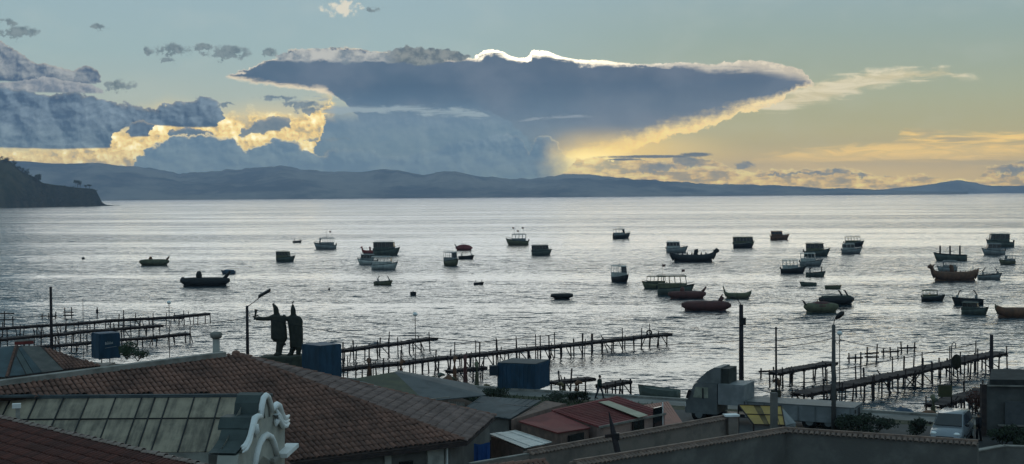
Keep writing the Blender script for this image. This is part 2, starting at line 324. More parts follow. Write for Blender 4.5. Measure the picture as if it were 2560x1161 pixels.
# ------------------------------------------------------------------ helpers
def tag(o, label=None, cat=None, group=None, kind=None):
    if label: o['label'] = label
    if cat: o['category'] = cat
    if group: o['group'] = group
    if kind: o['kind'] = kind
    return o
def mesh_obj(name, verts, faces, mat=None, parent=None, smooth=False):
    me = bpy.data.meshes.new(name)
    me.from_pydata([tuple(v) for v in verts], [], faces)
    me.update()
    if smooth:
        for p in me.polygons: p.use_smooth = True
    o = bpy.data.objects.new(name, me); COL.objects.link(o)
    if mat is not None: me.materials.append(mat)
    if parent is not None: o.parent = parent
    return o
def new_mat(name):
    m = bpy.data.materials.new(name); m.use_nodes = True
    nt = m.node_tree; bsdf = nt.nodes['Principled BSDF']
    return m, nt, bsdf, N(nt)

# ------------------------------------------------------------------ water
m_water, nt, bsdf, q = new_mat('lake_water')
tc = nt.nodes.new('ShaderNodeTexCoord'); sp = nt.nodes.new('ShaderNodeSeparateXYZ')
nt.links.new(tc.outputs['Object'], sp.inputs[0])
x, y = sp.outputs[0], sp.outputs[1]
def wv(sx, sy, o): return q.vec(q.mul(x, sx), q.mul(y, sy), o)
def nz(v, detail, rough, dist=0.0):
    o = q.noise(v, 1.0, detail, rough, dist); n = o.node
    s3 = nt.nodes.new('ShaderNodeSeparateColor'); nt.links.new(n.outputs['Color'], s3.inputs[0])
    return s3.outputs
w1 = nz(wv(0.10, 0.30, 0.0), 4, 0.65, 0.6)
w2 = nz(wv(0.38, 1.15, 5.0), 3, 0.62, 0.4)
w3 = nz(wv(1.9, 3.4, 9.0), 2, 0.6)
slick = q.noise(q.vec(q.mul(x, 0.0022), q.mad(x, 0.0016, q.mul(y, 0.013)), 2.0), 1.0, 5, 0.62, 0.6)
calm = q.ss(slick, 0.40, 0.58)
sx = q.add(q.mul(q.sub(w1[0], 0.5), 0.5), q.add(q.mul(q.sub(w2[0], 0.5), 0.7), q.mul(q.sub(w3[0], 0.5), 0.4)))
sy = q.add(q.mul(q.sub(w1[1], 0.5), 0.85), q.add(q.mul(q.sub(w2[1], 0.5), 0.95), q.mul(q.sub(w3[1], 0.5), 0.55)))
amp = q.mad(calm, 1.15, 0.40)
sx = q.mul(sx, q.mul(amp, q.ss(y, 150.0, 1200.0, 2.0, 5.0)))
sy = q.sub(q.mul(q.math('POWER', q.math('ABSOLUTE', sy), 1.5), q.mul(amp, -3.7)), -0.01)      # the faces one can see tilt towards the shore
nv = nt.nodes.new('ShaderNodeVectorMath'); nv.operation = 'NORMALIZE'
nt.links.new(q.vec(sx, sy, 1.0), nv.inputs[0]); nt.links.new(nv.outputs[0], bsdf.inputs['Normal'])
bsdf.inputs['Base Color'].default_value = (0.010, 0.026, 0.036, 1)
bsdf.inputs['Roughness'].default_value = 0.10
bsdf.inputs['IOR'].default_value = 1.333
bsdf.inputs['Specular Tint'].default_value = (0.82, 0.93, 1.0, 1)
ys = [-4000, 60, 400, 1500, 6000, 16000]
lv, lf = [], []
for yy in ys: lv += [(-14000, yy, 0), (14000, yy, 0)]
for i in range(len(ys) - 1): lf.append((2*i, 2*i+1, 2*i+3, 2*i+2))
tag(mesh_obj('lake', lv, lf, m_water), 'rippled silver lake water reaching the far shore', 'lake', kind='structure')

# ------------------------------------------------------------------ far hills
m_hill, nt, bsdf, q = new_mat('hill_scrub')
tc = nt.nodes.new('ShaderNodeTexCoord')
a = q.noise(tc.outputs['Object'], 0.0012, 6, 0.62); b2 = q.noise(tc.outputs['Object'], 0.006, 5, 0.65)
nt.links.new(q.mix(q.ss(q.mad(b2, 0.6, a), 0.66, 0.96), (0.030, 0.034, 0.030, 1), (0.36, 0.29, 0.21, 1)), bsdf.inputs['Base Color'])
bsdf.inputs['Roughness'].default_value = 1.0; bsdf.inputs['Specular IOR Level'].default_value = 0.0
def lerp_pts(pts, x):
    if x <= pts[0][0]: return pts[0][1]
    for (a, va), (b, vb) in zip(pts, pts[1:]):
        if x <= b:
            f = (x - a) / (b - a); f = f * f * (3 - 2 * f) * 0.5 + f * 0.5
            return va + (vb - va) * f
    return pts[-1][1]
def ridge(name, prof, d_shore, d_ridge, n, rows, label, rough=1.0, seed=0):
    x0, x1 = prof[0][0], prof[-1][0]
    v, f = [], []
    for i in range(n + 1):
        px = x0 + (x1 - x0) * i / n
        py = lerp_pts(prof, px)
        d = ray(px, py); d = d * (1 / d.y)
        top = CAMZ + d.z * d_ridge
        az = d.x
        top += 14 * rough * (mnoise.fractal(Vector((az * 120, seed, 0)), 0.9, 2.0, 5)) * min(1, max(0, top / 120))
        for j in range(rows + 1):
            t = j / rows
            if t <= 0.8:
                s = t / 0.8
                dist = d_shore + (d_ridge - d_shore) * s
                zz = max(top, 0.3) * (s ** 0.85)
                P = Vector((az * dist * 0.0006, dist * 0.0006, seed))
                nn = mnoise.ridged_multi_fractal(P, 0.9, 2.1, 5, 1.0, 2.0) - 1.0
                zz += nn * 105 * rough * math.sin(s * math.pi) * min(1, max(0.1, top / 200))
                zz = max(zz, 0.5) if j else -0.4
                zz = min(zz, CAMZ + d.z * dist * 0.985 if (CAMZ + d.z * dist) > 5 else zz)
            else:
                s = (t - 0.8) / 0.2
                dist = d_ridge + 1500 * s
                zz = top * (1 - 0.9 * s) - 0.5
            v.append((az * dist, dist, zz))
    for i in range(n):
        for j in range(rows):
            k = i * (rows + 1) + j
            f.append((k, k + rows + 1, k + rows + 2, k + 1))
    o = mesh_obj(name, v, f, m_hill, smooth=True)
    return tag(o, label, 'hills', kind='structure')
ridge('hills', [(-300, 402), (0, 400), (60, 402), (130, 408), (250, 407), (310, 414), (380, 417), (440, 430), (480, 431), (540, 424), (570, 420), (640, 419), (680, 413), (700, 412), (780, 424), (830, 427), (900, 430), (960, 422), (990, 425), (1060, 437), (1110, 428), (1135, 428), (1200, 441), (1270, 446), (1330, 444), (1380, 440), (1410, 434), (1450, 434), (1530, 441), (1600, 448), (1700, 455), (1800, 460), (1900, 461), (2000, 466), (2060, 472), (2100, 470), (2160, 472), (2230, 476), (2330, 479), (2420, 479.6)],
      9400, 11600, 620, 26, 'long blue grey range of hills along the far shore', seed=3.3)
ridge('mountain', [(2100, 478), (2200, 474), (2260, 468), (2300, 464), (2360, 455), (2395, 449), (2430, 455), (2470, 463), (2520, 464), (2580, 463), (2800, 466), (2950, 470)],
      13800, 14300, 200, 16, 'distant pale peak beyond the right end of the hills', seed=9.1, rough=0.6)
# ------------------------------------------------------------------ headland on the left
m_head, nt, bsdf, q = new_mat('headland_scrub')
tc = nt.nodes.new('ShaderNodeTexCoord')
a = q.noise(tc.outputs['Object'], 0.02, 6, 0.65); b2 = q.noise(tc.outputs['Object'], 0.12, 4, 0.6)
nt.links.new(q.mix(q.ss(q.mad(b2, 0.4, a), 0.5, 0.9), (0.028, 0.036, 0.020, 1), (0.10, 0.085, 0.05, 1)), bsdf.inputs['Base Color'])
bsdf.inputs['Roughness'].default_value = 1.0; bsdf.inputs['Specular IOR Level'].default_value = 0.0
HD = 2750.0
hprof = [(-260, 372), (-120, 386), (-20, 398), (25, 403), (60, 432), (80, 440), (110, 458), (150, 463), (185, 468), (215, 470), (232, 471), (240, 474), (247, 490), (256, 508), (266, 513.5), (285, 515.6), (300, 516)]
v, f = [], []
n, rows = 170, 30
for i in range(n + 1):
    px = -260 + 560 * i / n
    top = at_y(px, lerp_pts(hprof, px), HD).z
    shore_py = lerp_pts([(-260, 525), (0, 521), (140, 517), (250, 515.6), (300, 515.6)], px)
    sy = at_z(px, shore_py, 0).y
    az = ray(px, 500); az = az.x / az.y
    for j in range(rows + 1):
        t = j / rows
        if t <= 0.7:
            s = t / 0.7; dist = sy + (HD - sy) * s if HD > sy else sy + 6 * s
            top = max(top, 0.2); zz = top * (s ** 0.75 * 0.86 + 0.14 * min(1, s * 8))
            zz += top * 0.10 * math.sin(math.pi * s) * mnoise.fractal(Vector((az * dist * 0.02, dist * 0.02, 4)), 0.8, 2, 5)
            if j == 0: zz = -0.5
        else:
            s = (t - 0.7) / 0.3; dist = max(HD, sy + 6) + 260 * s; zz = top * (1 - s) - 0.5 * s
        v.append((az * dist, dist, zz))
for i in range(n):
    for j in range(rows):
        k = i * (rows + 1) + j
        f.append((k, k + rows + 1, k + rows + 2, k + 1))
tag(mesh_obj('headland', v, f, m_head, smooth=True), 'dark scrubby headland falling to the lake on the left', 'headland', kind='structure')
# ------------------------------------------------------------------ mesh builder, materials
V3 = lambda x, y, z=0.0: Vector((x, y, z))
class MB:
    def __init__(s): s.v = []; s.f = []
    def add(s, vs, fs):
        k = len(s.v); s.v += [Vector(p) for p in vs]; s.f += [tuple(i + k for i in f) for f in fs]; return s
    def box(s, c, d, rz=0.0):
        x, y, z = (k / 2 for k in d); cr, sr = math.cos(rz), math.sin(rz); c = Vector(c)
        P = [(-x, -y, -z), (x, -y, -z), (x, y, -z), (-x, y, -z), (-x, -y, z), (x, -y, z), (x, y, z), (-x, y, z)]
        return s.add([c + Vector((p[0] * cr - p[1] * sr, p[0] * sr + p[1] * cr, p[2])) for p in P],
                     [(0, 3, 2, 1), (4, 5, 6, 7), (0, 1, 5, 4), (1, 2, 6, 5), (2, 3, 7, 6), (3, 0, 4, 7)])
    def bar(s, a, b, w, h, up=V3(0, 0, 1)):
        a, b = Vector(a), Vector(b); d = (b - a).normalized()
        sd = d.cross(up)
        if sd.length < 1e-4: sd = d.cross(V3(1, 0, 0))
        sd.normalize(); u = sd.cross(d).normalized()
        P = []
        for q in (a, b):
            P += [q - sd * w / 2 - u * h / 2, q + sd * w / 2 - u * h / 2, q + sd * w / 2 + u * h / 2, q - sd * w / 2 + u * h / 2]
        return s.add(P, [(0, 1, 2, 3), (7, 6, 5, 4), (0, 4, 5, 1), (1, 5, 6, 2), (2, 6, 7, 3), (3, 7, 4, 0)])
    def path(s, pts, rad, n=6, caps=True, flat=1.0):
        pts = [Vector(p) for p in pts]
        if isinstance(rad, (int, float)): rad = [rad] * len(pts)
        k = len(s.v); up = V3(0, 0, 1)
        for i, p in enumerate(pts):
            d = (pts[min(i + 1, len(pts) - 1)] - pts[max(i - 1, 0)]).normalized()
            sd = d.cross(up)
            if sd.length < 0.05: sd = d.cross(V3(0, 1, 0))
            sd.normalize(); u = sd.cross(d).normalized()
            for j in range(n):
                a = 2 * math.pi * j / n
                s.v.append(p + sd * math.cos(a) * rad[i] * flat + u * math.sin(a) * rad[i])
        for i in range(len(pts) - 1):
            for j in range(n):
                a, b = k + i * n + j, k + i * n + (j + 1) % n
                s.f.append((a, b, b + n, a + n))
        if caps:
            s.f.append(tuple(k + j for j in range(n))[::-1]); s.f.append(tuple(k + (len(pts) - 1) * n + j for j in range(n)))
        return s
    def tube(s, a, b, r0, r1=None, n=7): return s.path([a, b], [r0, r0 if r1 is None else r1], n)
    def prism(s, poly, off):
        off = Vector(off); n = len(poly); P = [Vector(p) for p in poly]
        return s.add(P + [p + off for p in P], [tuple(range(n))[::-1], tuple(range(n, 2 * n))] + [(i, (i + 1) % n, n + (i + 1) % n, n + i) for i in range(n)])
    def loft(s, rings, closed=True, caps=True):
        n = len(rings[0]); k = len(s.v)
        for r in rings: s.v += [Vector(p) for p in r]
        for i in range(len(rings) - 1):
            for j in range(n if closed else n - 1):
                a, b = k + i * n + j, k + i * n + (j + 1) % n
                s.f.append((a, b, b + n, a + n))
        if caps:
            s.f.append(tuple(k + j for j in range(n))[::-1]); s.f.append(tuple(k + (len(rings) - 1) * n + j for j in range(n)))
        return s
    def ball(s, c, r, nu=10, nv=7):
        c = Vector(c); rx, ry, rz = (r, r, r) if isinstance(r, (int, float)) else r
        rings = []
        for i in range(nv + 1):
            t = math.pi * (0.001 + 0.998 * i / nv)
            rings.append([c + Vector((rx * math.sin(t) * math.cos(2 * math.pi * j / nu), ry * math.sin(t) * math.sin(2 * math.pi * j / nu), -rz * math.cos(t))) for j in range(nu)])
        return s.loft(rings)
    def build(s, name, mat, parent=None, smooth=False):
        return mesh_obj(name, s.v, s.f, mat, parent, smooth)
def empty(name, loc=(0, 0, 0), rz=0.0, label=None, cat=None, group=None, scale=None):
    o = bpy.data.objects.new(name, None); COL.objects.link(o)
    o.location = loc; o.rotation_euler = (0, 0, rz)
    if scale: o.scale = (scale, scale, scale)
    o.empty_display_size = 0.3
    return tag(o, label, cat, group)

_mats = {}
BOOST = {'clay_tile': 1.25, 'old_clay_tile': 1.15, 'adobe_wall': 1.35, 'dark_render_wall': 1.5, 'dusky_brick': 1.5, 'pink_plaster': 1.2, 'grey_plaster': 1.15, 'coping_clay': 1.5, 'roof_underlay': 1.6, 'grey_board': 1.3, 'teal_sheet': 1.3, 'red_clay_tile': 1.25}
def mat(name, c, rough=0.8, c2=None, scale=1.5, metal=0.0, bump=0.0, bscale=None, spec=0.3, detail=5, coord='Object', stretch=None, lo=0.35, hi=0.65):
    if name in _mats: return _mats[name]
    m, nt, b, q = new_mat(name)
    b.inputs['Roughness'].default_value = rough; b.inputs['Metallic'].default_value = metal; b.inputs['Specular IOR Level'].default_value = spec
    t = nt.nodes.new('ShaderNodeTexCoord').outputs[coord]
    if stretch:
        vm = nt.nodes.new('ShaderNodeVectorMath'); vm.operation = 'MULTIPLY'; vm.inputs[1].default_value = stretch
        nt.links.new(t, vm.inputs[0]); t = vm.outputs[0]
    if name in BOOST: c = tuple(k * BOOST[name] for k in c); c2 = tuple(k * BOOST[name] for k in c2) if c2 else None
    c = (*c, 1.0)
    c2 = (*c2, 1.0) if c2 else tuple(k * 0.62 for k in c[:3]) + (1.0,)
    n = q.noise(t, scale, detail, 0.62)
    oi = nt.nodes.new('ShaderNodeObjectInfo')
    f = q.ss(q.mad(q.sub(oi.outputs['Random'], 0.5), 0.16, n), lo, hi)
    nt.links.new(q.mix(f, c2, c), b.inputs['Base Color'])
    if bump:
        bn = nt.nodes.new('ShaderNodeBump'); bn.inputs['Strength'].default_value = bump; bn.inputs['Distance'].default_value = 0.03
        nt.links.new(q.noise(t, bscale or scale * 4, 4, 0.6), bn.inputs['Height']); nt.links.new(bn.outputs[0], b.inputs['Normal'])
    _mats[name] = m
    return m
M_tile = mat('clay_tile', (0.225, 0.115, 0.084), 0.85, (0.110, 0.062, 0.048), 0.5, bump=0.3, bscale=14, detail=6, coord='Object')
M_tile_dk = mat('old_clay_tile', (0.235, 0.165, 0.145), 0.9, (0.140, 0.098, 0.086), 1.2, bump=0.3, bscale=14)
M_under = mat('roof_underlay', (0.045, 0.030, 0.026), 0.95, (0.025, 0.020, 0.018), 2.0)
M_cement = mat('cement', (0.30, 0.28, 0.25), 0.9, (0.17, 0.16, 0.14), 1.4, bump=0.2, bscale=9)
M_plaster = mat('grey_plaster', (0.36, 0.35, 0.31), 0.9, (0.21, 0.20, 0.18), 0.9, bump=0.15, bscale=8)
M_white = mat('white_stucco', (0.86, 0.86, 0.84), 0.75, (0.74, 0.74, 0.71), 1.5, bump=0.1, bscale=10)
M_adobe = mat('adobe_wall', (0.185, 0.152, 0.130), 0.95, (0.120, 0.100, 0.088), 1.1, bump=0.4, bscale=6)
M_adobe2 = mat('dark_render_wall', (0.125, 0.118, 0.108), 0.95, (0.085, 0.080, 0.074), 0.8, bump=0.4, bscale=6)
M_brick = mat('dusky_brick', (0.16, 0.105, 0.085), 0.95, (0.10, 0.07, 0.058), 2.2, bump=0.4, bscale=12)
M_pink = mat('pink_plaster', (0.34, 0.225, 0.19), 0.9, (0.22, 0.155, 0.135), 1.0, bump=0.2, bscale=9)
M_redroof = mat('red_painted_sheet', (0.200, 0.052, 0.050), 0.7, (0.135, 0.042, 0.042), 0.7, spec=0.05)
M_orange = mat('orange_sheet', (0.30, 0.115, 0.080), 0.6, (0.20, 0.080, 0.060), 0.9)
M_greysheet = mat('grey_sheet', (0.092, 0.108, 0.114), 0.7, (0.060, 0.072, 0.078), 0.8, spec=0.1)
M_tin = mat('galvanised_tin', (0.46, 0.49, 0.47), 0.5, (0.32, 0.35, 0.34), 1.6, metal=0.0)
M_greenmetal = mat('green_flashing', (0.060, 0.078, 0.074), 0.7, (0.040, 0.052, 0.050), 1.2)
M_bluemetal = mat('teal_sheet', (0.048, 0.072, 0.080), 0.8, (0.032, 0.046, 0.050), 0.9)
M_blue = mat('blue_paint', (0.030, 0.080, 0.140), 0.6, (0.018, 0.044, 0.070), 1.6, spec=0.2, stretch=(1.0, 1.0, .35), detail=6, lo=.3, hi=.7)
M_bluetarp = mat('blue_tarp', (0.020, 0.085, 0.290), 0.6, (0.014, 0.055, 0.190), 1.4)
M_wood = mat('weathered_wood', (0.055, 0.038, 0.034), 0.9, (0.028, 0.021, 0.022), 3.0, bump=0.3, bscale=10)
M_polewood = mat('pole_wood', (0.040, 0.032, 0.034), 0.9, (0.024, 0.020, 0.024), 3.0)
M_concrete_pole = mat('pole_concrete', (0.11, 0.105, 0.10), 0.9, (0.07, 0.066, 0.064), 2.0)
M_black = mat('black_metal', (0.018, 0.018, 0.020), 0.5, (0.012, 0.012, 0.013), 2.0)
M_glassdk = mat('dark_glass', (0.012, 0.016, 0.018), 0.08, (0.010, 0.012, 0.013), 2.0, spec=0.6)
M_bronze = mat('dark_bronze', (0.040, 0.042, 0.032), 0.7, (0.022, 0.026, 0.020), 2.5, bump=0.2)
M_rubber = mat('tyre_rubber', (0.015, 0.015, 0.015), 0.9)
M_rope = mat('cable_black', (0.012, 0.012, 0.014), 0.8)
M_lampglass = mat('white_globe', (0.85, 0.87, 0.85), 0.3, (0.8, 0.82, 0.8), 1.0)
M_skin = mat('skin', (0.30, 0.17, 0.11), 0.6, (0.24, 0.13, 0.09), 2.0)
M_cloth = mat('dark_cloth', (0.022, 0.024, 0.030), 0.95, (0.012, 0.013, 0.016), 3.0)
M_greencloth = mat('green_cloth', (0.022, 0.042, 0.034), 0.95, (0.014, 0.026, 0.022), 3.0)
M_jeans = mat('grey_jeans', (0.06, 0.07, 0.085), 0.95, (0.035, 0.042, 0.052), 3.0)

# ------------------------------------------------------------------ land
m_ground, nt, bsdf, q = new_mat('town_ground')
tco = nt.nodes.new('ShaderNodeTexCoord').outputs['Object']
g1 = q.noise(tco, 0.25, 6, 0.65); g2 = q.noise(tco, 2.5, 5, 0.65)
cc = q.mix(q.ss(q.mad(g2, 0.35, g1), 0.52, 0.78), (0.030, 0.046, 0.022, 1), (0.135, 0.112, 0.085, 1))
nt.links.new(cc, bsdf.inputs['Base Color']); bsdf.inputs['Roughness'].default_value = 1.0; bsdf.inputs['Specular IOR Level'].default_value = 0.1
bn = nt.nodes.new('ShaderNodeBump'); bn.inputs['Distance'].default_value = 0.06; nt.links.new(q.noise(tco, 6, 4, 0.6), bn.inputs['Height']); nt.links.new(bn.outputs[0], bsdf.inputs['Normal'])
M_sand = mat('beach_gravel', (0.115, 0.095, 0.075), 0.95, (0.060, 0.055, 0.045), 0.7, bump=0.5, bscale=7)
M_pave = mat('promenade_concrete', (0.235, 0.225, 0.205), 0.85, (0.150, 0.145, 0.135), 0.5, bump=0.2, bscale=4)
M_asph = mat('road_asphalt', (0.075, 0.074, 0.072), 0.85, (0.050, 0.050, 0.050), 0.6, bump=0.3, bscale=12)
GZ = 2.0
# promenade axis (edge towards the lake)
PA, PU = V3(-7.0, 111.0), V3(19.2, -9.5).normalized()
PN = V3(PU.y, -PU.x)                     # inland side
if PN.y > 0: PN = -PN
def prom(s, t, z=GZ): p = PA + PU * s + PN * t; return V3(p.x, p.y, z)
# shoreline distance from the promenade edge, along it
SHORE = [(-90, 9), (-60, 9), (-42, 9.5), (-20, 12), (0, 13), (16, 13.5), (34, 9), (44, 13), (60, 15), (90, 16)]
S0, S1, NS = -90, 90, 90
v, f = [], []
for i in range(NS + 1):
    s = S0 + (S1 - S0) * i / NS
    sh = lerp_pts(SHORE, s) + 0.8 * mnoise.noise(V3(s * 0.25, 1.7, 0))
    for (t, z) in ((0.0, 0.95), (0.35, 0.55), (0.7, 0.25), (1.0, 0.0), (1.35, -0.35)):
        z += 0.06 * mnoise.noise(V3(s * 0.7, t * 9, 0)) if 0 < t < 1 else 0
        p = prom(s, -sh * t, z); v.append(p)
for i in range(NS):
    for j in range(4):
        k = i * 5 + j; f.append((k, k + 1, k + 6, k + 5))
tag(mesh_obj('beach', v, f, M_sand, smooth=True), 'dark gravel beach along the lake edge', 'beach', kind='structure')
b = MB(); a, c = prom(S0, 0, 0), prom(S1, 0, 0)
b.prism([prom(S0, 0, 0.2), prom(S1, 0, 0.2), prom(S1, 0, GZ + 0.16), prom(S0, 0, GZ + 0.16)], PN * 0.35)
tag(b.build('promenade_wall', M_cement), 'low pale kerb wall edging the lakeside promenade', 'kerb', kind='structure')
def strip(name, t0, t1, z, m, label, cat):
    n = 40; v, f = [], []
    for i in range(n + 1):
        s = S0 + (S1 - S0) * i / n; v += [prom(s, t0, z), prom(s, t1, z)]
    for i in range(n): f.append((2 * i, 2 * i + 1, 2 * i + 3, 2 * i + 2))
    return tag(mesh_obj(name, v, f, m), label, cat, kind='structure')
strip('promenade', 0.35, 2.7, GZ + 0.008, M_pave, 'pale concrete walkway running along the shore', 'walkway')
_s0 = S0; S0 = 20
strip('road', 4.4, 12.5, GZ + 0.004, M_asph, 'grey asphalt road widening to the right behind the promenade', 'road')
S0 = _s0
_s1 = S1; S1 = 22
strip('verge', 2.7, 13.0, GZ + 0.012, mat('verge_turf', (.040, .058, .026), 1.0, (.062, .058, .036), .5, bump=.6, bscale=5), 'dark grassy verge between the promenade and the sheds', 'verge')
S1 = _s1
mesh_obj('ground', [prom(S0 - 60, 0.3, GZ), prom(S1 + 60, 0.3, GZ), V3(160, -30, GZ), V3(-170, -30, GZ)], [(0, 1, 2, 3)], m_ground)['kind'] = 'structure'
# ------------------------------------------------------------------ clay tile roofs
def in_poly(x, y, poly):
    c = False; n = len(poly)
    for i in range(n):
        x1, y1 = poly[i]; x2, y2 = poly[(i + 1) % n]
        if (y1 > y) != (y2 > y) and x < (x2 - x1) * (y - y1) / (y2 - y1) + x1: c = not c
    return c
def barrel(ln, r0, r1, n=5, th=0.016):
    """half barrel tile along +x (downslope), hump +z, thick lower edge"""
    v, f = [], []
    for (x, r, lift) in ((0, r0, 0.0), (ln, r1, 0.035)):
        for q in (0, th):
            for j in range(n + 1):
                a = math.pi * j / n
                v.append(((x), math.cos(a) * (r - q), lift + math.sin(a) * (r - q) * 0.85))
    m = n + 1
    for j in range(n):
        f.append((j, j + 1, 2 * m + j + 1, 2 * m + j)[::-1])
        f.append((2 * m + j, 2 * m + j + 1, 3 * m + j + 1, 3 * m + j)[::-1])
    return v, f
_rt = random.Random(11)
def plane_frame(poly):
    n = Vector((0, 0, 0))
    for i in range(len(poly)): n += (poly[i] - poly[0]).cross(poly[(i + 1) % len(poly)] - poly[0])
    n.normalize()
    if n.z < 0: n = -n
    down = Vector((n.x, n.y, 0)); down = (down - n * down.dot(n)).normalized()
    if down.z > 0: down = -down
    return n, down, down.cross(n).normalized()
def poly_slab(name, poly, n, th, m, parent):
    return MB().prism([p - n * th for p in poly], n * th).build(name, m, parent)
def tile_field(parent, poly, m, sp=0.24, ln=0.36, singles=0, down=None, ext=0.0, name='roof_tile', jit=1.0):
    n, dn, sd = plane_frame(poly)
    o = poly[0]
    P2 = [((p - o).dot(dn), (p - o).dot(sd)) for p in poly]
    a0, a1 = min(p[0] for p in P2), max(p[0] for p in P2); b0, b1 = min(p[1] for p in P2), max(p[1] for p in P2)
    bv, bf = barrel(ln * 1.22, sp * 0.36, sp * 0.43)
    mats_ = []
    col = 0; b = b0 + sp / 2
    while b < b1:
        off = _rt.uniform(-0.03, 0.03) * jit; a = a0 + ((col % 2) * 0.5) * 0 + off
        while a < a1:
            if in_poly(a + ln * 0.55, b, P2):
                p = o + dn * a + sd * (b + _rt.uniform(-.012, .012) * jit) + n * _rt.uniform(0.0, 0.018) * jit
                tw = _rt.uniform(-0.035, 0.035) * jit
                d2 = (dn + sd * tw).normalized(); s2 = n.cross(d2).normalized()
                mats_.append(Matrix(((d2.x, s2.x, n.x, p.x), (d2.y, s2.y, n.y, p.y), (d2.z, s2.z, n.z, p.z), (0, 0, 0, 1))))
            a += ln
        b += sp; col += 1
    mats_.sort(key=lambda M: (M.translation - EYE).length)
    def on_screen(M):
        d = M.translation - EYE; k = d.dot(_f); x = CX + F_PX * d.dot(_r) / k; y = CY - F_PX * d.dot(_u) / k
        return -5 < x < 2565 and y < 1166
    vis = [M for M in mats_ if on_screen(M)]; hid = [M for M in mats_ if not on_screen(M)]
    solo, rest = vis[:singles], vis[singles:] + hid
    if solo:
        me = bpy.data.meshes.new(name); me.from_pydata(bv, [], bf); me.update(); me.materials.append(m)
        for p in me.polygons: p.use_smooth = True
        for M in solo:
            ob = bpy.data.objects.new(name, me); COL.objects.link(ob); ob.parent = parent; ob.matrix_local = M
    if rest:
        mb = MB()
        for M in rest: mb.add([M @ Vector(p) for p in bv], bf)
        ob = mb.build('roof_tiles', m, parent, smooth=True)
        tag(ob, kind='stuff')
    return n, dn, sd
def cap_row(parent, a, b, m, r=0.13, ln=0.38, name='ridge_tile'):
    a, b = Vector(a), Vector(b); d = (b - a); L = d.length; d.normalize()
    sd = d.cross(V3(0, 0, 1)).normalized(); up = sd.cross(d).normalized()
    v, f = barrel(ln * 1.15, r * 0.86, r, 6)
    me = bpy.data.meshes.new(name); me.from_pydata(v, [], f); me.update(); me.materials.append(m)
    for p in me.polygons: p.use_smooth = True
    k = 0.0
    while k < L - ln * 0.5:
        p = a + d * k + up * _rt.uniform(-0.005, 0.02)
        ob = bpy.data.objects.new(name, me); COL.objects.link(ob); ob.parent = parent
        ob.matrix_local = Matrix(((d.x, -sd.x, up.x, p.x), (d.y, -sd.y, up.y, p.y), (d.z, -sd.z, up.z, p.z), (0, 0, 0, 1)))
        k += ln

# ---- the big tile-roofed house in the middle
bh = empty('tile_roofed_house', (0, 0, 0), 0, 'large house with hipped brown clay tile roof filling the left foreground', 'house')
A = at_z(590, 886, 9.0); C1 = at_z(1165, 1103, 5.2); E0 = at_z(735, 1157, 5.2); C2 = at_z(1235, 1041, 5.2)
nP = (C1 - E0).cross(A - E0).normalized()
onP = lambda x, y: at_plane(x, y, A, nP)
roof_poly = [onP(-60, 972), A, C1, E0, onP(690, 1180), onP(640, 1010), onP(618, 987), onP(-60, 991)]
n1, d1, s1 = plane_frame([A, C1, E0])
rf = poly_slab('roof', roof_poly, n1, 0.22, M_under, bh)
tile_field(bh, roof_poly, M_tile, 0.265, 0.46, singles=230)
right_poly = [A, C2, C1]
n2, d2, s2 = plane_frame(right_poly)
rf2 = poly_slab('roof', right_poly, n2, 0.20, M_under, bh)
tile_field(bh, right_poly, M_tile_dk, 0.265, 0.46, singles=70)
cap_row(bh, A, C1, M_tile)
cap_row(bh, A, C2, M_tile)
# cement-capped ridge on the left, back slope behind it
Rg0, Rg1 = onP(-60, 970), onP(560, 891)
MB().bar(Rg0 + n1 * 0.10, Rg1 + n1 * 0.12, 0.46, 0.24).build('ridge_capping', M_cement, bh)
MB().ball(A + V3(0, 0, 0.05), (0.22, 0.22, 0.16)).build('ridge_knob', M_tile, bh, True)
bk = [A - n1 * 0.02, C2 + V3(-6, 7, 0), C2 + V3(-26, 4, 0), Rg0 + V3(-3, 9, -3.3), Rg0]
MB().add(bk, [(0, 1, 2, 3, 4)]).build('roof', M_under, bh)
MB().add([A - n2 * 0.02, C2, C2 + V3(-6, 7, 0)], [(0, 1, 2)]).build('roof', M_under, bh)
# gutter where the tiles meet the glazed roof
g0, g1 = onP(-60, 991), onP(618, 988)
MB().bar(g0 + n1 * 0.05 + d1 * 0.1, g1 + n1 * 0.05 + d1 * 0.1, 0.30, 0.10).build('gutter', M_greysheet, bh)
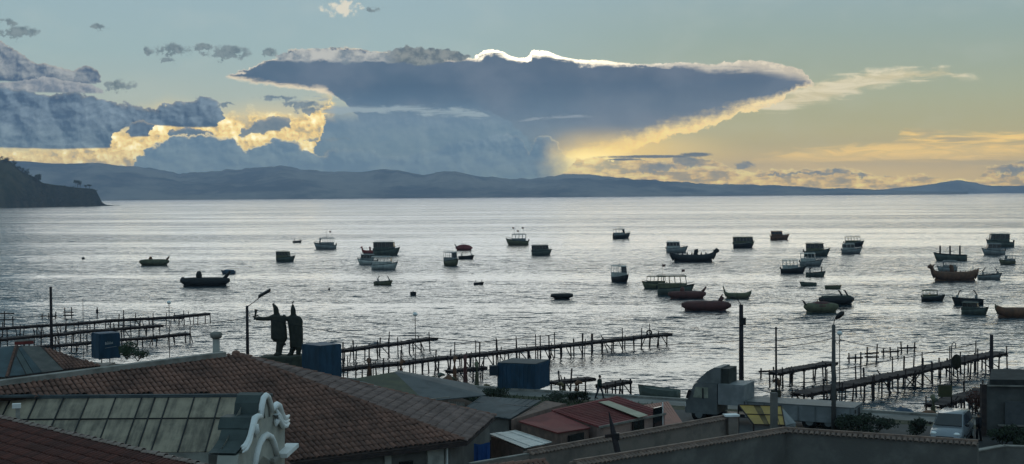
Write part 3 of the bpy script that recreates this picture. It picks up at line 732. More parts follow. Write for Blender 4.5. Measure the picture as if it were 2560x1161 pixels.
# walls under the eaves
eave = (C1 - E0).normalized(); inn = V3(-eave.y, eave.x)
inset = 0.55
W1c = C1 + inn * inset - eave * inset; W0 = E0 + inn * inset - eave * 6.0; W2c = C2 - eave * inset - inn * 0.4
wallp = [V3(W0.x, W0.y, GZ - 0.1), V3(W1c.x, W1c.y, GZ - 0.1), V3(W2c.x, W2c.y, GZ - 0.1), V3(W2c.x - 14, W2c.y + 2, GZ - 0.1), V3(W0.x - 6, W0.y + 9, GZ - 0.1)]
MB().prism(wallp, V3(0, 0, 3.05)).build('wall', M_adobe2, bh)
MB().bar(V3(E0.x, E0.y, 5.06) - eave * 4, V3(C1.x, C1.y, 5.06), 0.10, 0.16).build('fascia', M_wood, bh)
MB().bar(V3(C2.x, C2.y, 5.06), V3(C1.x, C1.y, 5.06), 0.10, 0.16).build('fascia', M_wood, bh)
for (k, w, m_, nm, z0, hh) in ((0.9, 0.9, M_plaster, 'pilaster', 2.0, 2.9), (2.5, 0.7, M_glassdk, 'window', 3.2, 1.3), (3.5, 0.35, M_plaster, 'pilaster', 2.0, 2.9), (5.0, 1.0, M_glassdk, 'window', 3.2, 1.3), (0.25, 0.08, M_white, 'drain_pipe', 2.0, 2.95)):
    c = W1c - eave * k; c = V3(c.x, c.y, z0 + hh / 2) - inn * 0.06
    MB().box(c, (w, 0.14, hh), math.atan2(eave.y, eave.x)).build(nm, m_, bh)

# ---- white masonry flue behind the ridge
fl = at_y(541, 897, 78.0)
ch = empty('chimney_post', (fl.x, fl.y, fl.z - 2.0), 0, 'round white masonry flue with a capped top rising behind the tiled ridge', 'chimney')
MB().path([(0, 0, 0), (0, 0, 2.0), (0, 0, 3.15)], [0.24, 0.22, 0.19], 10).build('shaft', M_plaster, ch, True)
MB().path([(0, 0, 3.1), (0, 0, 3.2), (0, 0, 3.42), (0, 0, 3.5)], [0.19, 0.32, 0.34, 0.22], 10).build('cap', M_cement, ch, True)

# ---- translucent glazed lean-to roof
m_glz, nt, bsdf, q = new_mat('dirty_translucent_sheet')
tco = nt.nodes.new('ShaderNodeTexCoord').outputs['Object']
sepg = nt.nodes.new('ShaderNodeSeparateXYZ'); nt.links.new(tco, sepg.inputs[0])
strk = q.noise(q.vec(q.mul(sepg.outputs[0], 5.0), q.mul(sepg.outputs[1], 0.5), sepg.outputs[2]), 1.0, 5, 0.65)
blot = q.noise(tco, 1.1, 5, 0.6)
oi = nt.nodes.new('ShaderNodeObjectInfo')
nt.links.new(q.mix(q.ss(q.add(q.mul(strk, 0.5), q.add(q.mul(blot, 0.55), q.mul(oi.outputs['Random'], 0.12))), 0.40, 0.75), (0.115, 0.098, 0.075, 1), (0.35, 0.29, 0.21, 1)), bsdf.inputs['Base Color'])
bsdf.inputs['Roughness'].default_value = 0.5; bsdf.inputs['Specular IOR Level'].default_value = 0.2
gl = empty('glazed_lean_to', (0, 0, 0), 0, 'long lean-to roof of dirty translucent panels in dark bars', 'glass roof')
zT, zB = 8.0, 6.1
gT = lambda px: at_z(px, 996 - px * 0.006, zT)
yT = gT(300).y; yB = 59.6
slope = (zT - zB) / (yT - yB)
xs = [gT(p).x for p in (-40, 28, 94, 160, 222, 290, 355, 388, 422, 486, 551, 616, 680)]
zz = lambda y: zB + (y - yB) * slope
rows = [yT, yT - 1.33, yB]
for i in range(len(xs) - 1):
    for (ya, yb) in ((rows[0], rows[1]), (rows[1], rows[2])):
        xa, xb = xs[i] + 0.03, xs[i + 1] - 0.03; ya2, yb2 = ya - 0.03, yb + 0.03
        dz = _rt.uniform(-0.012, 0.012)
        MB().prism([V3(xa, ya2, zz(ya2) + dz), V3(xb, ya2, zz(ya2)), V3(xb, yb2, zz(yb2)), V3(xa, yb2, zz(yb2) + dz)], V3(0, 0, -0.02)).build('panel', m_glz, gl)
for i, x_ in enumerate(xs):
    MB().bar(V3(x_, yT, zT + 0.02), V3(x_, yB, zB + 0.02), 0.05, 0.06).build('glazing_bar', M_black, gl)
MB().bar(V3(xs[0], rows[1], zz(rows[1]) + 0.02), V3(xs[-1], rows[1], zz(rows[1]) + 0.02), 0.07, 0.05).build('glazing_bar', M_black, gl)
MB().bar(V3(xs[0], yT + 0.06, zT + 0.05), V3(xs[-1], yT + 0.06, zT + 0.05), 0.22, 0.14).build('head_flashing', M_greysheet, gl)
MB().prism([V3(xs[0], yB, zB - 0.02), V3(xs[-1], yB, zB - 0.02), V3(xs[-1], yB, GZ), V3(xs[0], yB, GZ)], V3(0, 0.2, 0)).build('wall', M_plaster, gl)

# ---- foreground tile roof, lower left
fr = empty('nearest_tile_roof', (0, 0, 0), 0, 'nearest red clay tile roof cutting the lower left corner', 'roof')
r0_, r1_ = at_z(-120, 1018, 9.0), at_z(560, 1181, 9.0)
rd = (r1_ - r0_).normalized(); dn_ = V3(-rd.y, rd.x)
if dn_.y > 0: dn_ = -dn_
drop = V3(dn_.x, dn_.y, -0.36) * 7.0
fpoly = [r0_, r1_, r1_ + drop, r0_ + drop]
nf, df, sf = plane_frame(fpoly)
poly_slab('roof_deck', fpoly, nf, 0.18, M_under, fr)
M_tile_red = mat('red_clay_tile', (0.150, 0.050, 0.036), 0.85, (0.072, 0.032, 0.026), 0.8, bump=0.3, bscale=14)
tile_field(fr, fpoly, M_tile_red, 0.215, 0.40, singles=300, jit=0.6)
cap_row(fr, r0_ + nf * 0.04, r1_ + nf * 0.04, mat('rim_lit_tile', (.34, .26, .22), .8, (.20, .13, .11), 3.0), 0.10, 0.44)  # pale cap colour paints in the rim of light caught along the ridge
MB().prism([r0_ + V3(0, 0, -.1), r1_ + V3(0, 0, -.1), V3(r1_.x, r1_.y, GZ), V3(r0_.x, r0_.y, GZ)], dn_ * 0.3).build('wall', M_plaster, fr)
vp = at_y(45, 1058, 50.6)
vt = empty('vent_pipe', (vp.x, vp.y, vp.z - 0.3), 0.3, 'pale square vent pipe with flat cap beside the nearest tile roof', 'vent')
MB().box((0, 0, 0.42), (0.15, 0.15, 0.85)).build('shaft', M_plaster, vt)
MB().box((-0.04, 0, 0.93), (0.30, 0.2, 0.16)).build('cap', M_white, vt)

# ---- baroque plaster gable
fL, fR = at_z(610, 1130, 8.0), at_z(722, 1065, 8.0)
fu = (fR - fL).normalized(); fn = V3(fu.y, -fu.x).normalized()
if fn.x < 0: fn = -fn
bg_ = empty('baroque_gable', (0, 0, 0), 0, 'grey plaster baroque gable with white scrolls and arched opening', 'gable')
onF = lambda x, y, k=0.0: at_plane(x, y, fL + fn * k, fn)
outl = [(592, 1175), (596, 1140), (607, 1131), (618, 1110), (630, 1075), (636, 1048), (652, 1040), (655, 1012), (659, 992), (665, 986), (672, 992), (677, 1008), (680, 1024), (688, 1016), (694, 1011), (700, 1016), (706, 1034), (712, 1046), (712, 1108), (712, 1175)]
arch = [(640, 1175), (646, 1158), (652, 1146), (658, 1141), (664, 1143), (668, 1152), (671, 1163), (672, 1175)]
o3 = [onF(*p) for p in outl]; a3 = [onF(*p) for p in arch]
back = -fn * 0.75
# masonry sheet with the arched hole: a bmesh fill between both outlines
bm = bmesh.new()
loop = o3 + a3[::-1]
vs = [bm.verts.new(p) for p in loop]
bm.faces.new(vs)
bmesh.ops.triangulate(bm, faces=bm.faces[:])
ret = bmesh.ops.extrude_face_region(bm, geom=bm.faces[:])
for e in ret['geom']:
    if isinstance(e, bmesh.types.BMVert): e.co += back
bmesh.ops.recalc_face_normals(bm, faces=bm.faces[:])
me = bpy.data.meshes.new('masonry'); bm.to_mesh(me); bm.free(); me.materials.append(mat('gable_plaster', (.50, .48, .42), .9, (.36, .35, .31), .9, bump=.15, bscale=8))
o = bpy.data.objects.new('masonry', me); COL.objects.link(o); o.parent = bg_
def trim(name, pts, rad, k=0.05, m_=M_white, flat=1.0):
    P = [onF(x, y, k) for x, y in pts]
    return MB().path(P, rad, 8, flat=flat).build(name, m_, bg_, True)
trim('arch_moulding', [(652, 1044), (655, 1014), (659, 996), (665, 989), (671, 995), (676, 1010), (679, 1028)], 0.115)
trim('archivolt', [(634, 1175), (640, 1140), (648, 1110), (658, 1094), (668, 1088), (678, 1094), (686, 1112), (691, 1136)], 0.13)
trim('scroll', [(652, 1042), (644, 1042), (637, 1047), (632, 1068), (626, 1090), (620, 1104), (612, 1114), (605, 1117)], [0.10, 0.12, 0.13, 0.12, 0.11, 0.10, 0.08, 0.05], 0.06)
trim('scroll', [(634, 1062), (629, 1082), (622, 1102), (614, 1118), (606, 1124)], [0.06, 0.09, 0.09, 0.07, 0.04], 0.12)
trim('scroll', [(631, 1085), (625, 1105), (616, 1124), (607, 1132)], [0.05, 0.08, 0.07, 0.03], 0.16)
trim('scroll', [(680, 1026), (686, 1019), (692, 1012), (698, 1016), (704, 1034), (710, 1046), (717, 1044), (723, 1039)], [0.08, 0.11, 0.13, 0.13, 0.12, 0.11, 0.09, 0.04], 0.06)
trim('scroll', [(692, 1026), (699, 1040), (706, 1056), (714, 1057), (723, 1050)], [0.05, 0.09, 0.10, 0.08, 0.04], 0.12)
trim('scroll', [(694, 1036), (701, 1054), (708, 1066), (716, 1066), (723, 1058)], [0.05, 0.09, 0.10, 0.08, 0.04], 0.17)
for pts in (((638, 1062), (639, 1080), (638, 1094)), ((691, 1036), (692, 1052), (690, 1066))):
    trim('pendant', pts, [0.13, 0.15, 0.04], 0.12)
trim('panel_edge', [(662, 1046), (661, 1022), (664, 1005), (668, 1004), (673, 1020), (674, 1042)], 0.03, 0.03, M_cement)
cn0, cn1 = onF(692, 1140, 0.0), onF(722, 1113, 0.0)
MB().bar(cn0 + fn * 0.15, cn1 + fn * 0.15, 0.5, 0.16).build('cornice', M_white, bg_)
MB().bar(onF(676, 1152) + fn * 0.05, onF(694, 1140) + fn * 0.05, 0.2, 0.14).build('cornice', M_cement, bg_)
# its dark flashing roof running back to the left
for (prof, dep) in (([(650, 1046), (653, 1014), (658, 994), (665, 987), (671, 993)], 0.9), ([(628, 1078), (634, 1050), (650, 1042)], 1.15), ([(596, 1140), (607, 1128), (620, 1108), (628, 1080)], 1.0)):
    P = [onF(x, y) + V3(0, 0, 0.05) - fn * 0.1 for x, y in prof]
    rings = [[p + V3(0, 0, 0.03) for p in P], [p - fn * dep + V3(0, 0, 0.03) for p in P]]
    mb = MB(); n = len(P)
    mb.add(rings[0] + rings[1], [(i, i + 1, n + i + 1, n + i) for i in range(n - 1)])
    mb.add([p - V3(0, 0, 0.06) for p in rings[0] + rings[1]], [(i + 1, i, n + i, n + i + 1) for i in range(n - 1)])
    mb.build('flashing_roof', M_greenmetal, bg_)
gb = at_z(575, 1125, 7.2)
MB().box((gb.x, gb.y + 0.8, gb.z - 1.5), (0.9, 3.4, 3.0), math.atan2(fu.y, fu.x) - math.pi / 2).build('side_block', M_adobe2, bg_)

# ---- patched house on the far left
ph = empty('patched_roof_house', (0, 0, 0), 0, 'low house at left edge with tiled roof patched by teal metal sheets', 'house')
eL, eR = at_y(16, 944, 98.0), at_y(250, 914, 103.0)
tL, tR = at_y(40, 864, 103.5), at_y(108, 868, 104.5)
fullp = [tL, tR, eR, eL]
npn, dpn, spn = plane_frame([tL, eR, eL])
onH = lambda x, y: at_plane(x, y, tL, npn)
poly_slab('roof', [tL, onH(108, 868), eR, eL], npn, 0.15, M_under, ph)
tile_field(ph, [onH(104, 868), onH(250, 914), onH(162, 926)], M_tile, 0.26, 0.42)
M_greyboard = mat('grey_board', (0.10, 0.095, 0.085), 0.9, (0.068, 0.066, 0.060), 1.0)
for (pts, m_, nm) in (([(52, 866), (100, 868), (158, 926), (104, 933)], M_greyboard, 'roof_sheet'), ([(46, 872), (53, 868), (106, 932), (84, 935)], M_bluemetal, 'roof_sheet'),
                      ([(41, 890), (46, 874), (82, 935), (66, 937)], M_greenmetal, 'roof_sheet'), ([(34, 905), (40, 892), (64, 938), (24, 942)], M_bluemetal, 'roof_sheet')):
    P = [onH(*p) for p in pts]
    MB().prism([p + npn * 0.02 for p in P], npn * 0.03).build(nm, m_, ph)
cap_row(ph, tL, eL, M_tile, 0.10, 0.42)
lp = [tL, eL, eL + V3(-9, 4, 0.2), tL + V3(-8, 3, -1.0)]
MB().add(lp, [(0, 1, 2, 3)]).build('roof', M_bluemetal, ph)
MB().add([tL, tR, eR, eR + V3(-4, 4, -.9), tL + V3(-6, 6, -2.2)], [(0, 1, 2, 3, 4)]).build('roof', M_tile_dk, ph)
wl = [V3(eL.x - 8, eL.y + 4.5, GZ), V3(eL.x + .3, eL.y + .5, GZ), V3(eR.x - .3, eR.y + .5, GZ), V3(eR.x - .3, eR.y + 5, GZ)]
MB().prism(wl, V3(0, 0, 2.3)).build('wall', M_adobe, ph)
MB().bar(eL - V3(0, 0, .06), eR - V3(0, 0, .06), 0.1, 0.14).build('fascia', M_wood, ph)
s0 = at_y(36, 859, 104.2); s1_ = at_y(84, 856, 104.6)
MB().bar(s0, s1_, 0.3, 0.22).build('ridge_board', mat('red_board', (0.19, 0.035, 0.028), 0.8), ph)
MB().bar(s0 + V3(0, 0.1, .17), s1_ + V3(0, 0.1, .17), 0.3, 0.10).build('ridge_board', M_cement, ph)
# ------------------------------------------------------------------ buildings of the middle ground
def roof_sheet(parent, pts, m, th=0.06, name='roof', ribs=0, rib_dir=(0, 1), rr=0.03):
    """flat sheet from 4 corner points (a,b along the top, c,d along the bottom) with raised ribs from top to bottom edge"""
    n, dn, sd = plane_frame(pts)
    MB().prism([p - n * th for p in pts], n * th).build(name, m, parent)
    if ribs:
        a, b, c, d = pts
        mb = MB()
        for i in range(ribs + 1):
            t = i / ribs
            mb.bar(a.lerp(b, t) + n * 0.01, d.lerp(c, t) + n * 0.01, rr * 1.6, rr, up=n)
        tag(mb.build('sheet_ribs', m, parent), kind='stuff')
    return n
# grey hipped sheet roof just behind the big house
g1 = empty('grey_roof_shed', (0, 0, 0), 0, 'low building with blue grey hipped sheet roof behind the big tile roof', 'shed')
a_, b_, c_, d_ = at_y(985, 930, 97), at_y(885, 947, 95), at_y(1010, 985, 91.5), at_y(1215, 988, 93)
roof_sheet(g1, [a_, a_ + V3(.05, 0, 0), d_, at_y(1062, 1003, 90)], M_greysheet)
MB().add([a_, b_, c_, at_y(1062, 1003, 90)], [(0, 1, 2, 3)]).build('roof', mat('moss_sheet', (0.085, 0.090, 0.050), 0.8, (0.055, 0.06, 0.04), 1.0), g1)
MB().add([a_, d_, d_ + V3(-1, 4, 0.2), a_ + V3(0, 4, -.4)], [(0, 1, 2, 3)]).build('roof', M_greysheet, g1)
MB().prism([V3(b_.x + 1, b_.y, GZ), V3(c_.x, c_.y + .4, GZ), V3(d_.x - .5, d_.y + .4, GZ), V3(d_.x - 2, d_.y + 4, GZ)], V3(0, 0, 1.0)).build('wall', M_adobe, g1)
# second grey sheet roof with brick gable
g2 = empty('brick_gable_shed', (0, 0, 0), 0, 'brick shed with flat grey metal roof in front of the promenade', 'shed')
p1, p2, p3, p4 = at_y(1205, 991, 88.5), at_y(1352, 1001, 88.2), at_y(1276, 1047, 82.5), at_y(1150, 1030, 84.5)
n = roof_sheet(g2, [p1, p2, p3, p4], M_greysheet, ribs=9, rr=0.03)
MB().bar(p1.lerp(p4, .38) + n * .02, p2.lerp(p3, .38) + n * .02, .05, .03).build('lap_seam', M_black, g2)
MB().prism([V3(p4.x + .2, p4.y + .3, GZ), V3(p3.x - .1, p3.y + .3, GZ), V3(p2.x - .1, p2.y - .2, GZ), V3(p1.x, p1.y - .3, GZ)], V3(0, 0, p3.z - GZ - 0.1)).build('wall', M_adobe2, g2)
q1, q2, q3 = at_y(1278, 1050, 82.4), at_y(1362, 1003, 88.4), at_y(1420, 1040, 88.6)
MB().prism([q1, q2, V3(q2.x + 1.2, q2.y, q2.z - .2), V3(q3.x, q3.y, q3.z), V3(q3.x, q3.y, GZ), V3(q1.x, q1.y, GZ)], V3(.15, .1, 0)).build('gable_wall', M_brick, g2)
# red-roofed house
rh = empty('red_roof_house', (0, 0, 0), 0, 'pink plaster house with maroon sheet roof and one pale roof panel', 'house')
RL, RT, RR, RB = at_y(1379, 1025, 85.5), at_y(1543, 990, 91.0), at_y(1664, 1033, 86.5), at_y(1498, 1067, 80.5)
n = roof_sheet(rh, [RL, RT, RR, RB], M_redroof, 0.08)
n, dn, sd = plane_frame([RL, RT, RB])
mb = MB()
for i in range(1, 16):
    t = i / 16; mb.bar(RL.lerp(RB, t) + n * 0.01, RT.lerp(RR, t) + n * 0.01, 0.05, 0.03, up=n)
mbx = mb.build('sheet_ribs', M_redroof, rh); tag(mbx, kind='stuff')
onR = lambda x, y: at_plane(x, y, RL, n)
lp = [onR(1496, 1007), onR(1522, 1004), onR(1620, 1040), onR(1597, 1046)]
MB().prism([p + n * 0.02 for p in lp], n * 0.03).build('pale_panel', mat('fibreglass', (0.30, 0.31, 0.22), 0.6, (0.22, 0.23, 0.16), 1.0), rh)
LL, LT, LR, LB = at_y(1297, 1053, 82.5), at_y(1381, 1029, 85.3), at_y(1477, 1069, 81.0), at_y(1394, 1082, 78.5)
roof_sheet(rh, [LL, LT, LR, LB], M_redroof, 0.07, 'lean_to_roof')
# walls of both
def wall_line(parent, a, b, z0, z1, m, nm='wall', th=0.2, z1b=None):
    d = (b - a); d.z = 0; d.normalize(); s = V3(-d.y, d.x) * th
    if s.y < 0: s = -s
    return MB().prism([V3(a.x, a.y, z0), V3(b.x, b.y, z0), V3(b.x, b.y, z1 if z1b is None else z1b), V3(a.x, a.y, z1)], s).build(nm, m, parent)
def inset_pt(p, c, k): return p.lerp(c, k)
rc = (RL + RT + RR + RB) / 4
iRL, iRT, iRR, iRB = [inset_pt(p, rc, 0.06) for p in (RL, RT, RR, RB)]
wall_line(rh, iRB, iRR, GZ - .1, RB.z - .12, M_pink, z1b=RR.z - .12)
wall_line(rh, iRL, iRB, GZ - .1, RL.z - .12, M_pink, z1b=RB.z - .12)
wall_line(rh, iRT, iRR, GZ - .1, RT.z - .12, M_pink, z1b=RR.z - .12)
wall_line(rh, iRL, iRT, GZ - .1, RL.z - .12, M_brick, z1b=RT.z - .12)
lc = (LL + LT + LR + LB) / 4
iLL, iLT, iLR, iLB = [inset_pt(p, lc, 0.05) for p in (LL, LT, LR, LB)]
wall_line(rh, iLB, iLR, GZ - .1, LB.z - .1, M_brick, z1b=LR.z - .1)
wall_line(rh, iLL, iLB, GZ - .1, LL.z - .1, M_brick, z1b=LB.z - .1)
wd = (iRR - iRB); wd.z = 0; wl_ = wd.length; wd.normalize(); wz = math.atan2(wd.y, wd.x); wo = V3(wd.y, -wd.x) * 0.05
def on_wall(t, z): p = iRB + (iRR - iRB) * t; return V3(p.x, p.y, z) + wo
w_ = MB().box(on_wall(0.58, 3.05), (1.15, 0.12, 0.62), wz).build('window', M_glassdk, rh)
fr_ = MB()
for (dx, dz, sx, sz) in ((0, .34, 1.27, .07), (0, -.34, 1.27, .07), (.6, 0, .07, .62), (-.6, 0, .07, .62), (0, 0, .05, .62)):
    p = on_wall(0.58, 3.05 + dz); p = p + wd * dx + wo; fr_.box(p, (sx, .06, sz), wz)
fo = fr_.build('frame', M_wood, w_)
MB().box(on_wall(0.91, 3.25), (0.95, 0.10, 1.25), wz).build('doorway', M_glassdk, rh)
MB().tube(on_wall(0.985, GZ) + wo, on_wall(0.985, 4.1) + wo, .04).build('drain_pipe', M_white, rh)
p = inset_pt(iLB, iLR, .55); MB().box((p.x + .05, p.y - .1, 2.9), (1.4, .12, .8), math.atan2(iLR.y - iLB.y, iLR.x - iLB.x)).build('window', M_glassdk, rh)
MB().bar(RB - V3(0, 0, .05), RR - V3(0, 0, .05), .08, .12).build('fascia', M_cement, rh)
# orange ribbed roof beside it
og = empty('orange_sheet_shed', (0, 0, 0), 0, 'small shed with steep orange ribbed sheet roof beside the maroon roof', 'shed')
o1, o2, o3_, o4 = at_y(1612, 1014, 91.5), at_y(1668, 1006, 92), at_y(1707, 1064, 86.5), at_y(1662, 1074, 85.5)
roof_sheet(og, [o1, o2, o3_, o4], M_orange, 0.05, ribs=9, rr=0.09)
MB().prism([V3(o4.x, o4.y + .2, GZ), V3(o3_.x - .1, o3_.y + .2, GZ), V3(o2.x, o2.y, GZ), V3(o1.x, o1.y, GZ)], V3(0, 0, o3_.z - GZ - .08)).build('wall', M_pink, og)
# small tin-roofed shed
ts = empty('tin_roof_shed', (0, 0, 0), 0, 'small dark brick shed under a pale tin roof', 'shed')
t1, t2, t3, t4 = at_z(1287, 1078, 4.3), at_z(1379, 1108, 4.3), at_z(1312, 1122, 4.12), at_z(1222, 1086, 4.12)
n = plane_frame([t1, t2, t4])[0]
for i in range(4):
    f0, f1 = i / 4 + .004, (i + 1) / 4 - .004
    P = [t4.lerp(t1, f0), t4.lerp(t1, f1), t3.lerp(t2, f1), t3.lerp(t2, f0)]
    MB().prism([p + n * (.015 * (i % 2)) for p in P], n * .03).build('tin_sheet', M_tin, ts)
MB().bar(t1 + n * .04, t2 + n * .04, .06, .05).build('edge_strip', M_tin, ts)
MB().prism([V3(t4.x + .1, t4.y + .1, GZ), V3(t3.x, t3.y + .2, GZ), V3(t2.x - .1, t2.y, GZ), V3(t1.x, t1.y, GZ)], V3(0, 0, t3.z - GZ - .12)).build('wall', M_brick, ts)
wall_line(ts, t3 + V3(.02, .15, 0), t2 + V3(0.3, .6, 0), GZ, t3.z - .1, M_adobe2)
# yard wall and blue tarpaulin between the houses
bt = at_y(1195, 1140, 71)
tp = empty('blue_tarpaulin', (bt.x, bt.y, 2.0), .15, 'bright blue tarpaulin hung in the yard beside the tin shed', 'tarpaulin')
rings = []
for i in range(9):
    xx = -.62 + 1.24 * i / 8; rings.append([(xx, .08 * math.sin(i * 1.9), 0.0), (xx, .05 * math.sin(i * 2.3 + 1), 1.2), (xx, 0.02, 2.35 + .05 * math.sin(i)), (xx, .03, 2.35 + .05 * math.sin(i)), (xx, .09 + .05 * math.sin(i * 2.3 + 1), 1.2), (xx, .11 + .08 * math.sin(i * 1.9), 0)])
MB().loft(rings).build('sheet', M_bluetarp, tp)
MB().tube((-.65, .05, 0), (-.65, .05, 2.5), .04).build('post', M_white, tp)
MB().tube((.66, .05, 0), (.66, .05, 2.5), .04).build('post', M_wood, tp)
# ---- tile-coped compound walls
def coped_wall(name, pts, th, m, label, capm, height_cap=0.16, base=GZ - .1, spacing=0.26, singles=True):
    e = empty(name, (0, 0, 0), 0, label, 'wall')
    for (a, b) in zip(pts, pts[1:]):
        d = b - a; d2 = V3(d.x, d.y).normalized(); s = V3(-d2.y, d2.x) * th / 2
        MB().prism([V3(a.x, a.y, base) - s, V3(b.x, b.y, base) - s, b - s, a - s], s * 2).build('wall', m, e)
        # coping tiles straddle the wall, tilted to both sides
        L = V3(d.x, d.y).length; k = int(L / spacing)
        v, f = barrel(th * .78, spacing * .40, spacing * .46, 4)
        me = bpy.data.meshes.new('coping_tile'); me.from_pydata(v, [], f); me.update(); me.materials.append(capm)
        sgn = s.normalized()
        for i in range(k):
            p = a.lerp(b, (i + .5) / k)
            for side in (-1, 1):
                dd = (sgn * side + V3(0, 0, -.42)).normalized(); al = d2 * side * -1; up = dd.cross(al).normalized()
                if up.z < 0: up = -up
                al = up.cross(dd)
                ob = bpy.data.objects.new('coping_tile', me); COL.objects.link(ob); ob.parent = e
                q_ = p + V3(0, 0, .10 + _rt.uniform(-.012, .012))
                ob.matrix_local = Matrix(((dd.x, al.x, up.x, q_.x), (dd.y, al.y, up.y, q_.y), (dd.z, al.z, up.z, q_.z), (0, 0, 0, 1)))
        MB().bar(a + V3(0, 0, .18), b + V3(0, 0, .18), .16, .10).build('coping_ridge', capm, e)
    return e
M_cop = mat('coping_clay', (0.185, 0.125, 0.098), 0.9, (0.105, 0.075, 0.062), 2.0)
wa, wb_, wc = at_z(1436, 1163, 5.3), at_z(1960, 1079, 5.0), at_z(2445, 1112, 5.0)
w2 = coped_wall('compound_wall', [wa, wb_, wc], 0.5, M_adobe2, 'nearest dark compound wall with tile coping turning a corner at lower right', M_cop)
wd_, we = at_z(1320, 1137, 4.5), at_z(1838, 1043, 4.3)
w1 = coped_wall('yard_wall', [wd_, we], 0.45, M_adobe, 'lighter brown yard wall behind the nearest wall', M_cop)
wf = at_z(1175, 1161, 4.5)
mbp = empty('white_edged_wall', (0, 0, 0), 0, 'low wall with thin white edge joining the yard wall on the left', 'wall')
dd = (wd_ - wf); s = V3(-dd.y, dd.x).normalized() * .1
MB().prism([V3(wf.x, wf.y, GZ) - s, V3(wd_.x, wd_.y, GZ) - s, wd_ - s, wf - s], s * 2).build('wall', M_adobe, mbp)
MB().bar(wf + V3(0, 0, .04), wd_ + V3(0, 0, .04), .21, .06).build('coping', M_cement, mbp)
# white capping slab at the yard wall's end
cp = at_z(1828, 1041, 4.5)
sb = empty('corner_pillar', (cp.x, cp.y, GZ), .2, 'brick pillar with a white cap at the end of the yard wall', 'pillar')
MB().box((0, 0, 1.25), (.5, .5, 2.5)).build('shaft', M_adobe, sb)
MB().box((0, 0, 2.56), (.8, .6, .1)).build('cap', M_white, sb)
# low tile ridge at the very bottom centre
lr0, lr1, lr2 = at_z(1180, 1172, 5.6), at_z(1365, 1152, 5.6), at_z(1400, 1166, 5.2)
lowr = empty('low_tile_ridge', (0, 0, 0), 0, 'ridge of a small brown tile roof peeping in at bottom centre', 'roof')
dv = V3((lr1 - lr0).y, -(lr1 - lr0).x).normalized()
pl = [lr0, lr1, lr1 + dv * 2 + V3(0, 0, -.8), lr0 + dv * 2 + V3(0, 0, -.8)]
poly_slab('roof_deck', pl, plane_frame(pl)[0], .1, M_under, lowr)
tile_field(lowr, pl, M_tile, .235, .40, singles=120)
cap_row(lowr, lr0, lr1, M_tile, .13)
# dark closed plot right of the nearest wall
dk = empty('dark_boundary_wall', (0, 0, 0), 0, 'curved top dark wall in the lower right corner', 'wall')
pts = [at_z(2412, 1135, 4.2), at_z(2440, 1130, 4.2), at_z(2480, 1122, 4.2), at_z(2510, 1117, 4.2), at_z(2600, 1120, 4.2)]
for (a, b) in zip(pts, pts[1:]):
    MB().prism([V3(a.x, a.y, GZ), V3(b.x, b.y, GZ), b, a], V3(0, .25, 0)).build('wall', M_adobe2, dk)
    MB().bar(a + V3(0, .12, .03), b + V3(0, .12, .03), .34, .06).build('coping', M_cement, dk)
# ---- kiosk on the right edge
kq = empty('lakeside_kiosk', (0, 0, 0), 0, 'dark lakeside kiosk with flat roof at the right edge', 'kiosk')
k0 = at_z(2466, 1092, GZ); k1 = V3(k0.x + 6.5, k0.y - 1.0, GZ)
zt = at_y(2466, 962, k0.y).z
MB().prism([k0, k1, k1 + V3(1.6, 4, 0), k0 + V3(1.6, 4, 0)], V3(0, 0, zt - GZ)).build('wall', mat('kiosk_wall', (.115, .118, .112), .95, (.08, .082, .08), 1.0, bump=.3), kq)
MB().prism([V3(k0.x + .1, k0.y - .25, zt), V3(k1.x, k1.y - .25, zt), V3(k1.x + 1.6, k1.y + 4.1, zt + .1), V3(k0.x + 1.7, k0.y + 4.1, zt + .1)], V3(0, 0, .35)).build('roof', mat('tarred_roof', (.045, .047, .046), .95), kq)
MB().bar(V3(k0.x - .05, k0.y - .3, zt - .02), V3(k1.x, k1.y - .3, zt - .02), .06, .08).build('fascia', M_cement, kq)
for (x0_, w_) in ((1.0, 1.5), (3.6, 1.6)):
    MB().box((k0.x + x0_ + w_ / 2, k0.y - .2 - (x0_ + w_ / 2) * .15, 3.5), (w_, .14, 1.4), -.15).build('shutter', mat('grey_shutter', (.085, .09, .095), .7), kq)
MB().bar(V3(k0.x + .6, k0.y - .35, 2.75), V3(k1.x, k1.y - .2, 2.75), .35, .07).build('counter', M_cement, kq)
MB().prism([V3(k0.x - .3, k0.y - .05, GZ), V3(k0.x, k0.y - .05, GZ), V3(k0.x, k0.y + .3, GZ), V3(k0.x - .3, k0.y + .3, GZ)], V3(0, 0, zt - GZ)).build('post', M_wood, kq)
